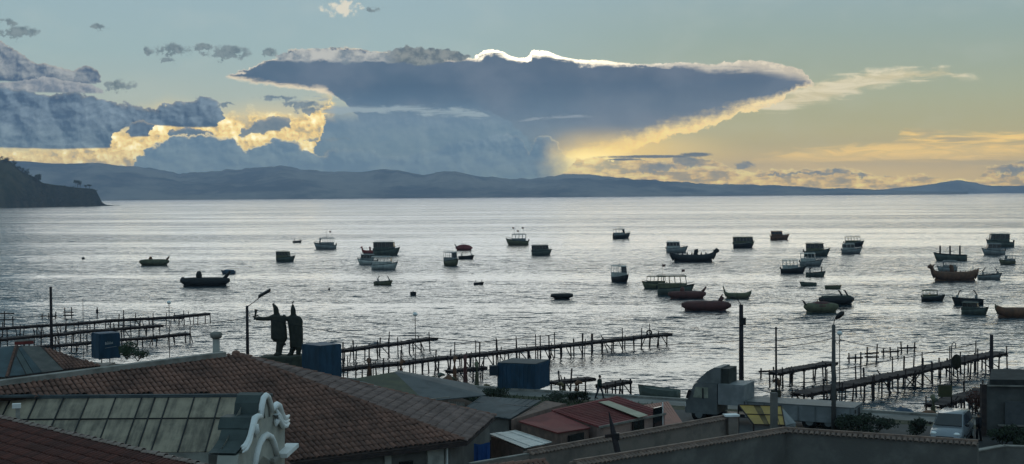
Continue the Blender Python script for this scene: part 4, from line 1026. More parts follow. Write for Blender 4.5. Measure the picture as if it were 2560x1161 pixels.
# ---- blue box kiosks
def box_kiosk(name, corner_px, base_y, wL, wR, top_y, Y, label, tilt=0.0, m=M_blue, yaw=0.9, lid=True):
    """sheet metal kiosk: near vertical edge at corner_px, faces run back left and right"""
    c = at_y(corner_px, base_y, Y); zt = at_y(corner_px, top_y, Y).z; h = zt - c.z
    e = empty(name, (c.x, c.y, c.z), 0, label, 'kiosk', 'blue kiosks on the promenade')
    ppm = F_PX / Y
    aL, aR = V3(-math.sin(yaw), math.cos(yaw)), V3(math.cos(yaw), math.sin(yaw))
    lL = wL / ppm / max(.2, abs(aL.x)); lR = wR / ppm / max(.2, abs(aR.x))
    b0 = [V3(0, 0), aR * lR, aR * lR + aL * lL, aL * lL]
    for i in range(4):
        p, q_ = b0[i], b0[(i + 1) % 4]; s = V3(q_.y - p.y, p.x - q_.x).normalized() * -.05
        MB().prism([V3(p.x, p.y, 0), V3(q_.x, q_.y, 0), V3(q_.x, q_.y, h), V3(p.x, p.y, h)], s).build('side_panel', m, e)
        MB().bar(V3(p.x, p.y, 0), V3(p.x, p.y, h), .09, .09).build('corner_post', m, e)
    MB().prism([V3(p.x * 1.0, p.y * 1.0, h) for p in b0], V3(0, 0, .06)).build('lid', M_greysheet if lid else m, e)
    mb = MB()
    for i in (0, 3):
        p, q_ = b0[i], b0[(i + 1) % 4]; s = V3(q_.y - p.y, p.x - q_.x).normalized()
        for k in range(1, 9):
            r_ = p.lerp(q_, k / 9); mb.bar(V3(r_.x, r_.y, .05) + s * .02, V3(r_.x, r_.y, h - .05) + s * .02, .05, .03, up=s)
    if lid: tag(mb.build('sheet_ribs', m, e), kind='stuff')
    return e, b0, h, aL, aR
kb, b0, h, aL, aR = box_kiosk('blue_kiosk', 1340, 977, 96, 36, 912, 106.5, 'tall blue sheet metal kiosk on the promenade at centre', yaw=1.2)
p = b0[3]; MB().box((p.x - .3, p.y, h * .72), (.7, .7, h * .38)).build('side_box', mat('dark_blue_box', (.02, .04, .06), .7), kb)
box_kiosk('blue_kiosk', 801, 952, 52, 46, 867, 111.0, 'plain blue box kiosk beside the twin statues, half hidden by the tile roof', yaw=.8, lid=False)
eb, b0, h, aL, aR = box_kiosk('blue_kiosk', 249, 899, 31, 42, 837, 123.0, 'blue box kiosk with white lettering above the patched roof', yaw=.65, lid=False)
# white lettering (illegible handwriting-like wordmark over an underline)
ln = (b0[1] - b0[0]); L = ln.length; ln.normalize(); nn = V3(ln.y, -ln.x)
sg = MB(); xx = .27 * L
for (w_, hh, dz) in ((.11, .24, .0), (.07, .15, -.03), (.06, .29, .02), (.09, .16, -.02), (.06, .26, .02), (.10, .16, -.02), (.09, .18, -.01)):
    a = ln * (xx + w_ / 2) + nn * .055; sg.box((a.x, a.y, h * .62 + dz + (xx / L) * .06), (w_ * .85, .02, hh), math.atan2(ln.y, ln.x)); xx += w_ + .022
a0, a1 = ln * (.26 * L) + nn * .055, ln * (.85 * L) + nn * .055
sg.bar(V3(a0.x, a0.y, h * .44), V3(a1.x, a1.y, h * .485), .02, .03)
sg.build('lettering', mat('sign_white', (.42, .44, .44), .7), eb)
for dx in (0.2, 1.0):
    pp = b0[1] * dx * .5; MB().tube((pp.x, pp.y, -1.2), (pp.x, pp.y, 0), .05).build('leg', M_polewood, eb)
# ------------------------------------------------------------------ piers
_rp = random.Random(5)
def pier(label, a, b, z=1.15, width=1.2, step=1.7, tall=0.35, rail=None, name='wooden_pier', sag=0.10, end_frame=True):
    A_, B_ = at_z(*a, z), at_z(*b, z)
    d = B_ - A_; L = d.length; d.normalize(); s = V3(-d.y, d.x)
    e = empty(name, (A_.x, A_.y, 0), math.atan2(d.y, d.x), label, 'pier', 'wooden piers along the shore')
    zf = lambda x: z + sag * mnoise.noise(V3(x * .22, z * 3 + A_.x, 0)) + .05 * mnoise.noise(V3(x * .9, A_.y, 0))
    mb = MB(); x_ = 0.0
    while x_ < L:
        w = width * _rp.uniform(.9, 1.12); zz_ = zf(x_)
        mb.box((x_, _rp.uniform(-.08, .08), zz_ + .02), (.22, w, .06), _rp.uniform(-.05, .05)); x_ += .25
    tag(mb.build('deck_planks', M_wood, e), kind='stuff')
    for sd in (-1, 1):
        pts = [(L * i / 12, sd * width * .36, zf(L * i / 12) - .12) for i in range(13)]
        MB().path(pts, .13, 5).build('stringer', M_wood, e)
    k = 0; x_ = .3
    while x_ < L:
        for sd in (-1, 1):
            h = zf(x_) + (_rp.uniform(.05, .25) if _rp.random() > tall else _rp.uniform(.45, 1.25))
            ox, oy = _rp.uniform(-.25, .25), _rp.uniform(-.12, .12)
            MB().tube((x_ + ox, sd * width * .5 + oy, -.8), (x_, sd * width * .5, h), _rp.uniform(.065, .10), _rp.uniform(.05, .08), 6).build('post', M_wood, e)
        MB().bar((x_, -width * .6, zf(x_) - .2), (x_, width * .6, zf(x_) - .2), .1, .12).build('cross_beam', M_wood, e)
        if _rp.random() < .35: MB().bar((x_, -width * .5, .15), (x_ + _rp.uniform(-.1, 1.0), width * .5, z - .2), .07, .07).build('brace', M_wood, e)
        if _rp.random() < .30:
            xs_ = x_ + _rp.uniform(.3, .9) * step
            MB().tube((xs_ + _rp.uniform(-.3, .3), _rp.choice((-1, 1)) * width * .55, -.7), (xs_, _rp.choice((-1, 1)) * width * .5, zf(xs_) + _rp.uniform(-.1, .5)), .06, .05, 6).build('post', M_wood, e)
        if _rp.random() < .15: MB().path([(x_, -width * .55, zf(x_) - .05), (x_ + .5, -width * .6, zf(x_) - .55), (x_ + 1.0, -width * .55, zf(x_) - .1)], .03, 4).build('hanging_rope', M_wood, e)
        x_ += step * _rp.uniform(.8, 1.2)
    if rail:
        r0, r1 = rail
        pts = [(L * (r0 + (r1 - r0) * i / 10), width * .5, zf(0) + 1.05 + .04 * math.sin(i * 2)) for i in range(11)]
        MB().path(pts, .035, 5).build('rail', M_wood, e)
        for i in range(0, 11, 2): MB().tube((pts[i][0], width * .5, -.5), (pts[i][0], width * .5, pts[i][2] + .25), .07, .05, 6).build('post', M_wood, e)
    return e, L
pier('long plank pier at far left, farthest of the left group', (-40, 823), (521, 785), 1.2, 1.3, 2.2, .3)
pier('second wooden pier on the left with crowded stilts', (-40, 850), (402, 812), 1.4, 1.5, 1.9, .45)
pier('broken end of the second left pier holding leaning beams', (352, 796), (405, 793), 2.0, 1.2, 1.5, .2) if False else None
pier('low lower-left pier, nearest of the left group', (60, 869), (470, 834), 1.0, 1.1, 2.1, .35)
pier('short pier between the statues and the long central pier', (842, 877), (1086, 845), 1.2, 1.2, 1.7, .5)
pier('longest plank pier crossing the centre of the shallows', (842, 923), (1672, 834), 1.3, 1.3, 1.55, .35, rail=(.32, .62))
pier('stub of a pier just beyond the central kiosk', (1380, 955), (1482, 944), 1.2, 1.0, 1.5, .2)
pier('short stub pier beside the walking person', (1500, 965), (1570, 951), 1.2, 1.0, 1.2, .1)
pier('small plank jetty hidden by beached boats left of the central kiosk', (1120, 928), (1212, 918), 1.0, .9, 1.3, .2)
pier('plank pier behind the truck between two poles', (1935, 932), (2082, 905), 1.3, 1.3, 1.7, .2)
pier('main right-hand pier lined with dark posts', (2000, 985), (2502, 881), 1.4, 1.7, 1.6, .40, rail=(.15, .9))
pier('near right pier running out beside the kiosk', (2335, 1012), (2462, 974), 1.3, 1.5, 1.4, .4)
def frame(label, px, py, w_px, h=1.1, n=3, bars=(.35,), yaw=0.0, name='mooring_stakes'):
    p = at_z(px, py, 0); ppm = F_PX / p.y; w = w_px / ppm
    e = empty(name, p, yaw, label, 'mooring stakes', 'mooring stakes standing in the shallows')
    for i in range(n):
        x_ = -w / 2 + w * i / (n - 1)
        MB().tube((x_ + _rp.uniform(-.1, .1), 0, -.7), (x_, _rp.uniform(-.2, .2), h * _rp.uniform(.7, 1.15)), .09, .07, 6).build('post', M_wood, e)
    for bz in bars: MB().bar((-w / 2 - .2, 0, h * bz), (w / 2 + .2, .1, h * bz + _rp.uniform(-.08, .08)), .16, .16).build('beam', M_wood, e)
    return e
frame('square mooring stake frame at the very left edge of the shallows', 12, 822, 40, 2.1, 3, (.55, .95))
frame('low broken mooring stake frame left of the tall left pole', 122, 796, 34, .8, 3, (.4,))
frame('stacked mooring stake frame just right of the tall left pole', 171, 794, 18, 1.3, 2, (.25, .6))
frame('small mooring stake frame touching the end of the farthest left pier', 446, 801, 18, .9, 2, (.3, .7))
frame('two-post mooring stake frame left of the truck pier', 1918, 943, 32, 1.0, 2, (.5,))
frame('two-post mooring stake frame at the head of the truck pier', 1948, 935, 30, 1.1, 2, (.5,)) if False else None
frame('low mooring beam beyond the lamp right of the truck', 2138, 905, 30, .9, 3, (.4,))
frame('mooring stake frame with crossed posts beyond the main right pier', 2180, 902, 26, 2.0, 2, (.35, .2))
frame('mooring beam with three posts beyond the main right pier', 2226, 888, 36, .9, 3, (.35,))
frame('farthest mooring beam beyond the main right pier', 2270, 880, 34, 1.0, 3, (.4,))
# ------------------------------------------------------------------ poles, lamps, wires
def prom_xy(px, t):
    d = ray(px, 800); k = d.x / d.y
    # PA + PU*s + PN*t with x = k*y
    x0_, y0_ = PA.x + PN.x * t, PA.y + PN.y * t
    s = (k * y0_ - x0_) / (PU.x - k * PU.y)
    return V3(x0_ + PU.x * s, y0_ + PU.y * s, GZ)
def pole(name, label, cat, px, top_y, t, r0, r1, m, group=None, n=8):
    b = prom_xy(px, t); zt = at_y(px, top_y, b.y).z
    e = empty(name, b, 0, label, cat, group)
    MB().tube((0, 0, -.3), (0, 0, zt - GZ), r0, r1, n).build('pole', m, e, True)
    return e, b, zt - GZ
PT = {}
e, b, h = pole('utility_pole', 'tall dark utility pole leaning at the left piers', 'pole', 128, 717, 1.5, .17, .12, M_polewood); PT['p1'] = b + V3(0, 0, h - .5)
MB().bar((-.5, 0, h - .6), (.5, 0, h - .55), .08, .08).build('cross_arm', M_polewood, e) if False else None
e, b, h = pole('street_lamp', 'street lamp with slanting arm left of the twin statues', 'street lamp', 618, 765, 2.5, .15, .11, M_polewood); PT['l2'] = b + V3(0, 0, h - .4)
MB().path([(0, 0, h - .1), (.5, 0, h + .25), (1.15, 0, h + .75)], .035, 6).build('arm', M_black, e)
hd = MB().loft([[(.95 + k * 1.0, y * w * 1.3, h + .60 + k * .55 + zz_ * .9) for (y, zz_) in ((-.16, 0), (-.16, .22), (0, .34), (.16, .22), (.16, 0))] for k, w in ((0, .6), (.3, 1), (.8, 1), (1, .7))]).build('lamp_head', M_black, e)
for (dz, x_) in ((-1.2, .3), (-.7, .25)): MB().bar((-.1, 0, h + dz), (x_, 0, h + dz - .1), .05, .05).build('bracket', M_black, e)
e, b, h = pole('utility_pole', 'thick utility pole with junction box standing behind the truck', 'pole', 1853, 762, 3.0, .19, .14, M_polewood); PT['p3'] = b + V3(0, 0, h - 1.6)
MB().box((0.08, -.05, h - 1.15), (.42, .36, .5)).build('junction_box', M_black, e)
MB().path([(0, 0, h), (-.25, 0, h + .35), (-.5, 0, h + .5)], .03, 6).build('arm', M_black, e)
MB().ball((-.58, 0, h + .5), (.16, .09, .06)).build('lamp_head', M_black, e)
e, b, h = pole('thin_pole', 'thin dark pole with a small sign box, right of the truck cab', 'pole', 1940, 818, 5.5, .085, .06, M_polewood); PT['p4'] = b + V3(0, 0, h - 2.4)
zb = at_y(1938, 984, b.y).z - GZ; MB().box((-.03, 0, zb), (.62, .12, .42)).build('sign_box', mat('dull_sign', (.05, .055, .035), .8), e)
e, b, h = pole('street_lamp', 'concrete street lamp with oval head behind the right compound wall', 'street lamp', 2084, 812, 9.0, .16, .11, M_concrete_pole); PT['l5'] = b + V3(0, 0, h - .5)
MB().path([(0, 0, h), (.06, 0, h + .3), (.22, 0, h + .5)], .03, 6).build('arm', M_black, e)
MB().path([(.12, 0, h + .36), (.3, 0, h + .52), (.55, 0, h + .72), (.66, 0, h + .80)], [.06, .17, .16, .05], 8).build('lamp_head', M_black, e, True)
e, b, h = pole('utility_pole', 'utility pole rising beside the right kiosk roof', 'pole', 2479, 837, -3.0, .15, .12, M_polewood); PT['p6'] = b + V3(0, 0, h - .6)
def globe(label, px, top_y, t, w=.035, ry=.16):
    e, b, h = pole('globe_lamp', label, 'lamp', px, top_y, t, w, w * .8, M_black, 'thin globe lamps on the promenade', 6)
    MB().ball((0, 0, h + .12), (ry * 1.2, ry * 1.2, ry)).build('globe', M_lampglass, e, True)
    MB().bar((-.28, 0, h - .35), (.28, 0, h - .35), .04, .04).build('cross_bar', M_black, e)
    return b + V3(0, 0, h - .4)
globe('thin globe lamp in front of the left piers', 423, 760, 1.0)
PT['g2'] = globe('thin globe lamp before the long central pier', 1038, 790, 1.0)
PT['g3'] = globe('thin globe lamp close beside the concrete street lamp', 2099, 838, 2.0)
e, b, h = pole('lantern_post', 'curved-top lantern post with a hanging sign box above the car', 'lamp', 2379, 868, 3.0, .05, .04, M_black, n=6)
MB().path([(0, 0, h), (.05, 0, h + .22), (.16, 0, h + .3), (.26, 0, h + .22), (.28, 0, h - .1)], .03, 6).build('hook', M_black, e)
zb = at_y(2365, 978, b.y).z - GZ; MB().box((-.42, 0, zb), (.82, .3, .72)).build('sign_box', mat('olive_sign', (.075, .075, .035), .8, (.05, .05, .03)), e)
MB().bar((-1.6, 0, zb + .38), (0, 0, zb + .4), .04, .05).build('bracket', M_black, e)
zb = at_y(2385, 905, b.y).z - GZ; MB().ball((.32, 0, zb), (.32, .3, .5), 9, 7).build('flower_basket', mat('dry_plant', (.03, .03, .02), 1.0), e)
b = prom_xy(207, 1.0)
e, b, h = pole('thin_pole', 'hair-thin bare pole between the left piers and the open water', 'pole', 208, 750, .5, .03, .025, M_black, n=5)
def wire(label, pts, sag=.5, r=.02, name='power_line'):
    mb = MB()
    for (a, b) in zip(pts, pts[1:]):
        P = [a.lerp(b, i / 14) - V3(0, 0, sag * 4 * (i / 14) * (1 - i / 14)) for i in range(15)]
        mb.path(P, r, 4)
    o = mb.build(name, M_rope, None)
    return tag(o, label, 'cable', 'overhead cables along the promenade')
ext = lambda a, b, k: a + (b - a) * k
wire('overhead cable from the left edge to the lamp by the statues', [PT['p1'] + V3(-30, 12, -.8), PT['p1'] + V3(0, 0, -2.2), PT['l2'] + V3(0, 0, -.6)], .8)
wire('overhead cable from the statues lamp to the central globe lamp', [PT['l2'] + V3(0, 0, -.2), PT['g2'] + V3(0, 0, -1.2), PT['p3'] + V3(0, 0, -.9)], .55)
wire('overhead cable between the thick pole and the concrete lamp', [PT['p3'] + V3(-.1, 0, -1.0), PT['l5'] + V3(0, 0, .1)], .2)
wire('second overhead cable between the thin pole and the concrete lamp', [PT['p3'] + V3(-.1, 0, -1.35), PT['l5'] + V3(0, 0, -.35)], .25)
wire('overhead cable sagging from the concrete lamp to the far right pole', [PT['l5'], PT['g3'] + V3(0, 0, .1), PT['p6'] + V3(0, 0, -.4)], .5)
# ------------------------------------------------------------------ boats
_rb = random.Random(23)
BM = {
 'white': mat('boat_white', (0.522, 0.536, 0.493), .6, (0.290, 0.304, 0.290), 1.2),
 'grey': mat('boat_grey', (0.275, 0.290, 0.283), .7, (0.160, 0.174, 0.174), 1.4),
 'green': mat('boat_green', (.098, .120, .100), .7, (.060, .074, .064), 1.3),
 'olive': mat('boat_olive', (0.138, 0.138, 0.080), .75, (0.080, 0.084, 0.052), 1.3),
 'blue': mat('boat_blue', (0.072, 0.116, 0.174), .6, (0.046, 0.070, 0.102), 1.2),
 'red': mat('boat_red', (0.246, 0.046, 0.041), .65, (0.145, 0.035, 0.032), 1.2),
 'brown': mat('boat_brown', (0.181, 0.087, 0.049), .8, (0.102, 0.055, 0.035), 1.6),
 'black': mat('boat_black', (.016, .018, .020), .6, (.010, .012, .013), 1.2),
 'reed': mat('reed_bundle', (0.217, 0.167, 0.084), .9, (0.123, 0.096, 0.052), 2.2, stretch=(1, 6, 6)),
 'maroon': mat('boat_maroon', (0.116, 0.043, 0.038), .7, (0.067, 0.032, 0.029), 1.2),
}
def hull_mb(L, B, fs=.55, fb=1.0, rake=.35, full=.55, keel=-.25, flare=.75):
    """lofted hull, stern at -L/2, bow at +L/2; freeboard fs at the stern rising to fb at the bow"""
    rings = []; n = 11
    for i in range(n):
        t = i / (n - 1)
        w = (math.sin(min(1, (t + .28) / .62) * math.pi / 2) if t < .34 else 1.0) * (1 - max(0, (t - full) / (1 - full)) ** 2.0)
        w = max(w, .03) * B / 2
        sh = fs + (fb - fs) * t ** 2.2
        x_ = -L / 2 + L * t; xr = x_ - rake * L * .35 * t ** 3
        wb = w * flare * (1 - .4 * t)
        rings.append([(x_, w, sh), (xr * .4 + x_ * .6, w * .96, sh * .45), (xr, wb, keel * .3), (xr, 0, keel), (xr, -wb, keel * .3), (xr * .4 + x_ * .6, -w * .96, sh * .45), (x_, -w, sh), (x_, -w * .82, sh - .10), (x_, 0, sh - .12), (x_, w * .82, sh - .10)])
    return MB().loft(rings)
def gun_path(L, B, fs, fb, full, side, k=1.0):
    P = []
    for i in range(11):
        t = i / 10
        w = (math.sin(min(1, (t + .28) / .62) * math.pi / 2) if t < .34 else 1.0) * (1 - max(0, (t - full) / (1 - full)) ** 2.0)
        P.append((-L / 2 + L * t, side * max(w, .03) * B / 2 * k, fs + (fb - fs) * t ** 2.2))
    return P
def b_place(name, px, py, w_px, yaw, label, ratio=.33, cat='boat', group=None):
    p = at_z(px, py, 0); ppm = F_PX / p.y
    va = math.atan2(p.y, p.x) - math.pi / 2          # view azimuth turns the apparent heading
    y_ = R_(yaw); c, s = abs(math.cos(y_ - va)), abs(math.sin(y_ - va))
    L = w_px / ppm / (c + ratio * s)
    B = L * ratio
    e = empty(name, p + V3(0, B * s * .0 + .3, 0), y_, label, cat, group)
    return e, L, B
def launch(px, py, w_px, yaw, label, hull='white', cab='white', H=1.0, c0=.12, c1=.72, openc=True, mast=0, flags=0, canopy=False, motor=True, ratio=.38, roofm=None):
    e, L, B = b_place('cabin_launch', px, py, w_px, yaw, label, ratio, 'boat', 'cabin launches moored in the bay'); e.scale = (1, 1, 1.38)
    k = L / 7.0; fs, fb = .86 * k, 1.45 * k
    hb = hull_mb(L, B, fs, fb); hb.build('hull', BM[hull], e, True)
    for sd in (-1, 1): MB().path(gun_path(L, B, fs + .02, fb + .02, .55, sd, 1.01), .05 * k, 5).build('rub_rail', BM['black'] if hull != 'black' else BM['grey'], e)
    x0_, x1_ = -L / 2 + L * c0, -L / 2 + L * c1; ch = 1.55 * k * H; w = B * .40; zb = fs - .05
    # lower cabin wall, posts, roof: windows between the posts
    zl = zb + ch * .45; zt = zb + ch
    MB().loft([[(x0_, w, zb), (x1_ + .25 * k, w * .8, zb), (x1_ + .25 * k, -w * .8, zb), (x0_, -w, zb)], [(x0_, w, zl), (x1_ + .1 * k, w * .78, zl), (x1_ + .1 * k, -w * .78, zl), (x0_, -w, zl)]]).build('cabin', BM[cab], e)
    nw = max(3, int((x1_ - x0_) / (1.0 * k)))
    for sd in (-1, 1):
        for i in range(nw + 1):
            t = i / nw; xb = x0_ + (x1_ - x0_) * t
            MB().bar((xb + .10 * k * t, sd * w * (1 - .2 * t) * .98, zl), (xb - .12 * k * t, sd * w * (1 - .22 * t) * .92, zt), .09 * k, .07 * k).build('window_post', BM[cab], e)
        if not openc:
            a = [(x0_, sd * w * .95, zl), (x1_, sd * w * .76, zl), (x1_ - .12 * k, sd * w * .72, zt), (x0_, sd * w * .9, zt)]
            MB().prism(a, (0, -sd * .03, 0)).build('side_window', M_glassdk, e)
    MB().prism([(x1_ + .08 * k, w * .74, zl), (x1_ + .08 * k, -w * .74, zl), (x1_ - .12 * k, -w * .7, zt), (x1_ - .12 * k, w * .7, zt)], (-.03, 0, 0)).build('windscreen', M_glassdk, e)
    MB().loft([[(x0_ - .25 * k, w * 1.0, zt), (x1_ + .15 * k, w * .78, zt), (x1_ + .15 * k, -w * .78, zt), (x0_ - .25 * k, -w * 1.0, zt)], [(x0_ - .2 * k, w * .9, zt + .12 * k), (x1_ + .0 * k, w * .68, zt + .15 * k), (x1_, -w * .68, zt + .15 * k), (x0_ - .2 * k, -w * .9, zt + .12 * k)]]).build('roof', BM[roofm or cab], e)
    rl = gun_path(L, B * .92, fs + .32 * k, fb + .35 * k, .55, 1)[6:]; rr_ = gun_path(L, B * .92, fs + .32 * k, fb + .35 * k, .55, -1)[6:]
    MB().path(rl + rr_[::-1], .025 * k, 4).build('bow_rail', BM['grey'], e)
    for sd, g in ((1, rl), (-1, rr_)):
        for q_ in (0, 2, 4): MB().tube((g[q_][0], g[q_][1], g[q_][2] - .36 * k), g[q_], .025 * k).build('rail_post', BM['grey'], e)
    # roof luggage rail
    MB().path([(x0_, w * .8, zt + .3 * k), (x1_ - .3 * k, w * .6, zt + .32 * k), (x1_ - .3 * k, -w * .6, zt + .32 * k), (x0_, -w * .8, zt + .3 * k)], .022 * k, 4).build('roof_rail', BM['grey'], e)
    if mast: MB().tube(((x0_ + x1_) / 2, 0, zt), ((x0_ + x1_) / 2, 0, zt + mast * k), .035 * k, .02 * k).build('mast', M_black, e)
    for i in range(flags):
        xf = x0_ + (x1_ - x0_) * (.15 + .7 * i / max(1, flags - 1)); hf = zt + (1.0 + .7 * ((i + 1) % 2)) * k
        MB().tube((xf, 0, zt), (xf, 0, hf), .025 * k).build('flag_staff', M_black, e)
        MB().loft([[(xf + .02, .0, hf - .32 * k), (xf + .02, .02, hf - .32 * k), (xf + .02, .02, hf), (xf + .02, 0, hf)], [(xf + .3 * k, .08, hf - .36 * k), (xf + .3 * k, .1, hf - .36 * k), (xf + .3 * k, .1, hf - .02), (xf + .3 * k, .08, hf - .02)], [(xf + .6 * k, -.02, hf - .3 * k), (xf + .6 * k, 0, hf - .3 * k), (xf + .6 * k, 0, hf), (xf + .6 * k, -.02, hf)]]).build('flag', BM['maroon'], e)
    if motor:
        MB().box((-L / 2 - .12 * k, 0, fs + .18 * k), (.32 * k, .3 * k, .5 * k)).build('outboard_motor', BM['black'], e)
    return e
def skiff(px, py, w_px, yaw, label, hull='grey', name='open_skiff', necks=0, posts=0, ratio=.36, tarp=False, fb=.75):
    e, L, B = b_place(name, px, py, w_px, yaw, label, ratio, 'boat', 'open boats moored in the bay'); e.scale = (1, 1, 1.3)
    k = L / 4.0; fs = .52 * k
    hull_mb(L, B, fs, fb * k, .3).build('hull', BM[hull], e, True)
    for sd in (-1, 1): MB().path(gun_path(L, B, fs + .01, fb * k + .01, .55, sd, 1.0), .045 * k, 5).build('gunwale', BM['black'], e)
    for i in range(3): MB().box((-L * .28 + L * .22 * i, 0, fs - .02), (.2 * k, B * .8, .05 * k)).build('thwart', BM['olive'], e)
    for i in range(necks):          # tilted-up outboard legs / swan-like prongs
        x_ = -L * .30 + L * .62 * i / max(1, necks - 1); s_ = -1 if i == 0 else 1
        MB().path([(x_, 0, fs * .6), (x_ - .05 * k, 0, fs + .45 * k), (x_ - .28 * k * s_, 0, fs + .85 * k), (x_ - .5 * k * s_, 0, fs + .95 * k)], [.09 * k, .09 * k, .07 * k, .04 * k], 6).build('raised_leg', BM['black'], e)
        MB().box((x_ + .05 * k, 0, fs + .25 * k), (.3 * k, .28 * k, .34 * k)).build('motor_cowl', BM['grey'], e)
    for i in range(posts):
        x_ = -L * .3 + L * .6 * i / max(1, posts - 1)
        MB().tube((x_, 0, fs * .5), (x_, 0, fs + .9 * k), .12 * k, .1 * k).build('post', BM['black'], e)
    if tarp: MB().loft([[(-L * .42, B * .4, fs), (-L * .42, 0, fs + .3 * k), (-L * .42, -B * .4, fs)], [(0, B * .45, fs + .02), (0, 0, fs + .42 * k), (0, -B * .45, fs + .02)], [(L * .3, B * .3, fs + .1 * k), (L * .3, 0, fs + .35 * k), (L * .3, -B * .3, fs + .1 * k)]]).build('tarpaulin', BM['blue'], e)
    return e
def figure_boat(px, py, w_px, yaw, label, hull='reed', style='dragon', ratio=.26, flip=False, body=None, nk=1.0):
    """pleasure boats with carved heads and tails, built from rolled bundles"""
    e, L, B = b_place('figurehead_boat', px, py, w_px, yaw, label, ratio, 'boat', 'figurehead pleasure boats in the bay'); e.scale = (1, 1, 1.3)
    m = BM[hull]; m2 = BM[body or hull]; k = L / 7.0; r = B * .30
    up = {'dragon': 1.3, 'long': .35, 'sausage': .3, 'crescent': 1.5, 'bull': .5, 'twin': .5}[style]
    # two side rolls and a keel roll
    for sd in (-1, 1):
        P, Rr = [], []
        for i in range(13):
            t = -1 + 2 * i / 12; P.append((t * L * .46, sd * B * .28 * (1 - .75 * t ** 4), r * .95 + up * k * .45 * abs(t) ** 5)); Rr.append(r * (1 - .55 * abs(t) ** 5))
        MB().path(P, Rr, 8).build('side_roll', m, e, True)
    MB().loft([[(-L * .40, y_, z_) for (y_, z_) in ((-B * .3, .1), (-B * .2, -.25), (B * .2, -.25), (B * .3, .1), (0, .35 * k))], [(0, y_, z_) for (y_, z_) in ((-B * .42, .1), (-B * .3, -.3), (B * .3, -.3), (B * .42, .1), (0, .42 * k))], [(L * .40, y_, z_) for (y_, z_) in ((-B * .3, .1), (-B * .2, -.25), (B * .2, -.25), (B * .3, .1), (0, .35 * k))]]).build('hull', m, e, True)
    def neck(pts, rad, nm, mm=None): return MB().path([(x_ * k, y_ * k, (z_ if z_ < .6 else .6 + (z_ - .6) * nk) * k) for (x_, y_, z_) in pts], [q_ * k for q_ in rad], 8).build(nm, mm or m2, e, True)
    H = L * .46 / k
    if style == 'dragon':
        hd = neck([(H * .86, 0, .5), (H * .98, 0, 1.1), (H * 1.04, 0, 1.75), (H * 1.10, 0, 1.95), (H * 1.22, 0, 1.85)], [.42, .32, .26, .30, .12], 'head')
        for sd in (-1, 1): MB().path([((H * 1.02) * k, sd * .14 * k, (.6 + 1.3 * nk) * k), ((H * .92) * k, sd * .22 * k, (.6 + 1.6 * nk) * k)], [.08 * k, .02 * k], 5).build('horn', m2, hd)
        neck([(-H * .86, 0, .4), (-H * 1.0, 0, 1.0), (-H * 1.08, 0, 1.6)], [.4, .26, .08], 'tail')
        for i in range(7):
            x_ = -H * .7 + H * 1.3 * i / 6; MB().loft([[((x_ - .2) * k, -.06 * k, .6 * k), ((x_ + .2) * k, -.06 * k, .6 * k), ((x_ + .2) * k, .06 * k, .6 * k), ((x_ - .2) * k, .06 * k, .6 * k)], [((x_ - .02) * k, -.02 * k, 1.15 * k), ((x_ + .02) * k, -.02 * k, 1.15 * k), ((x_ + .02) * k, .02 * k, 1.15 * k), ((x_ - .02) * k, .02 * k, 1.15 * k)]]).build('spike', m2, e)
        cb = neck([(.35, 0, .4), (.4, 0, 1.2), (.45, 0, 1.8), (.75, 0, 1.95)], [.45, .34, .32, .22], 'middle_figure')
    elif style == 'long':
        neck([(H * .7, 0, .35), (H * .86, 0, .95), (H * .98, 0, 1.3)], [.34, .22, .16], 'head')
        MB().path([(H * .98 * k, 0, 1.3 * k), (H * 1.05 * k, 0, 1.55 * k)], [.18 * k, .10 * k], 7).build('crest', m2, e)
        neck([(-H * .75, 0, .3), (-H * .95, 0, .7), (-H * 1.0, 0, .72)], [.36, .34, .16], 'tail')
        MB().box((0, 0, .62 * k), (L * .62, B * .7, .28 * k)).build('deck_house', m2, e)
        cb = neck([(-.25 * H, 0, .3), (-.25 * H, 0, 1.2), (-.25 * H, 0, 1.55)], [.34, .42, .22], 'middle_figure')
    elif style == 'sausage':
        neck([(H * .62, 0, .45), (H * .66, 0, 1.05), (H * .72, 0, 1.35), (H * .8, 0, 1.3)], [.38, .32, .28, .1], 'head')
        neck([(H * .8, 0, .4), (H * 1.0, 0, .55), (H * 1.12, 0, .5)], [.45, .36, .16], 'snout')
        for sd in (-1, 1): MB().path([(H * .70 * k, sd * .15 * k, 1.5 * k), (H * .76 * k, sd * .22 * k, 1.75 * k)], [.07 * k, .02 * k], 5).build('ear', m2, e)
    elif style == 'crescent':
        neck([(-H * .85, 0, .5), (-H * 1.0, 0, 1.2), (-H * 1.1, 0, 2.1), (-H * 1.14, 0, 2.7)], [.36, .26, .14, .04], 'prow')
        neck([(H * .85, 0, .5), (H * 1.0, 0, 1.1), (H * 1.06, 0, 1.6)], [.36, .24, .06], 'stern_post')
        MB().ball((H * .8 * k, 0, 1.0 * k), (.3 * k, .2 * k, .32 * k)).build('figure', m2, e)
    elif style == 'bull':
        MB().ball((0, 0, .75 * k), (L * .43, B * .58, .95 * k), 14, 8).build('body', m2, e, True)
        for sd in (-1, 1): MB().path([(-H * .72 * k, sd * .5 * k, .8 * k), (-H * .95 * k, sd * .5 * k, 1.15 * k), (-H * 1.08 * k, sd * .45 * k, 1.75 * k), (-H * 1.15 * k, sd * .4 * k, 1.8 * k)], [.22 * k, .16 * k, .1 * k, .04 * k], 7).build('tusk', BM['black'], e, True)
        MB().box((0, 0, 1.25 * k), (1.6 * k, B * .4, .5 * k)).build('cabin', BM['maroon'], e)
        for i in range(3): MB().tube(((-.7 + .6 * i) * k, 0, 1.3 * k), ((-.75 + .65 * i) * k, 0, 2.0 * k), .08 * k).build('post', BM['maroon'], e)
    elif style == 'twin':
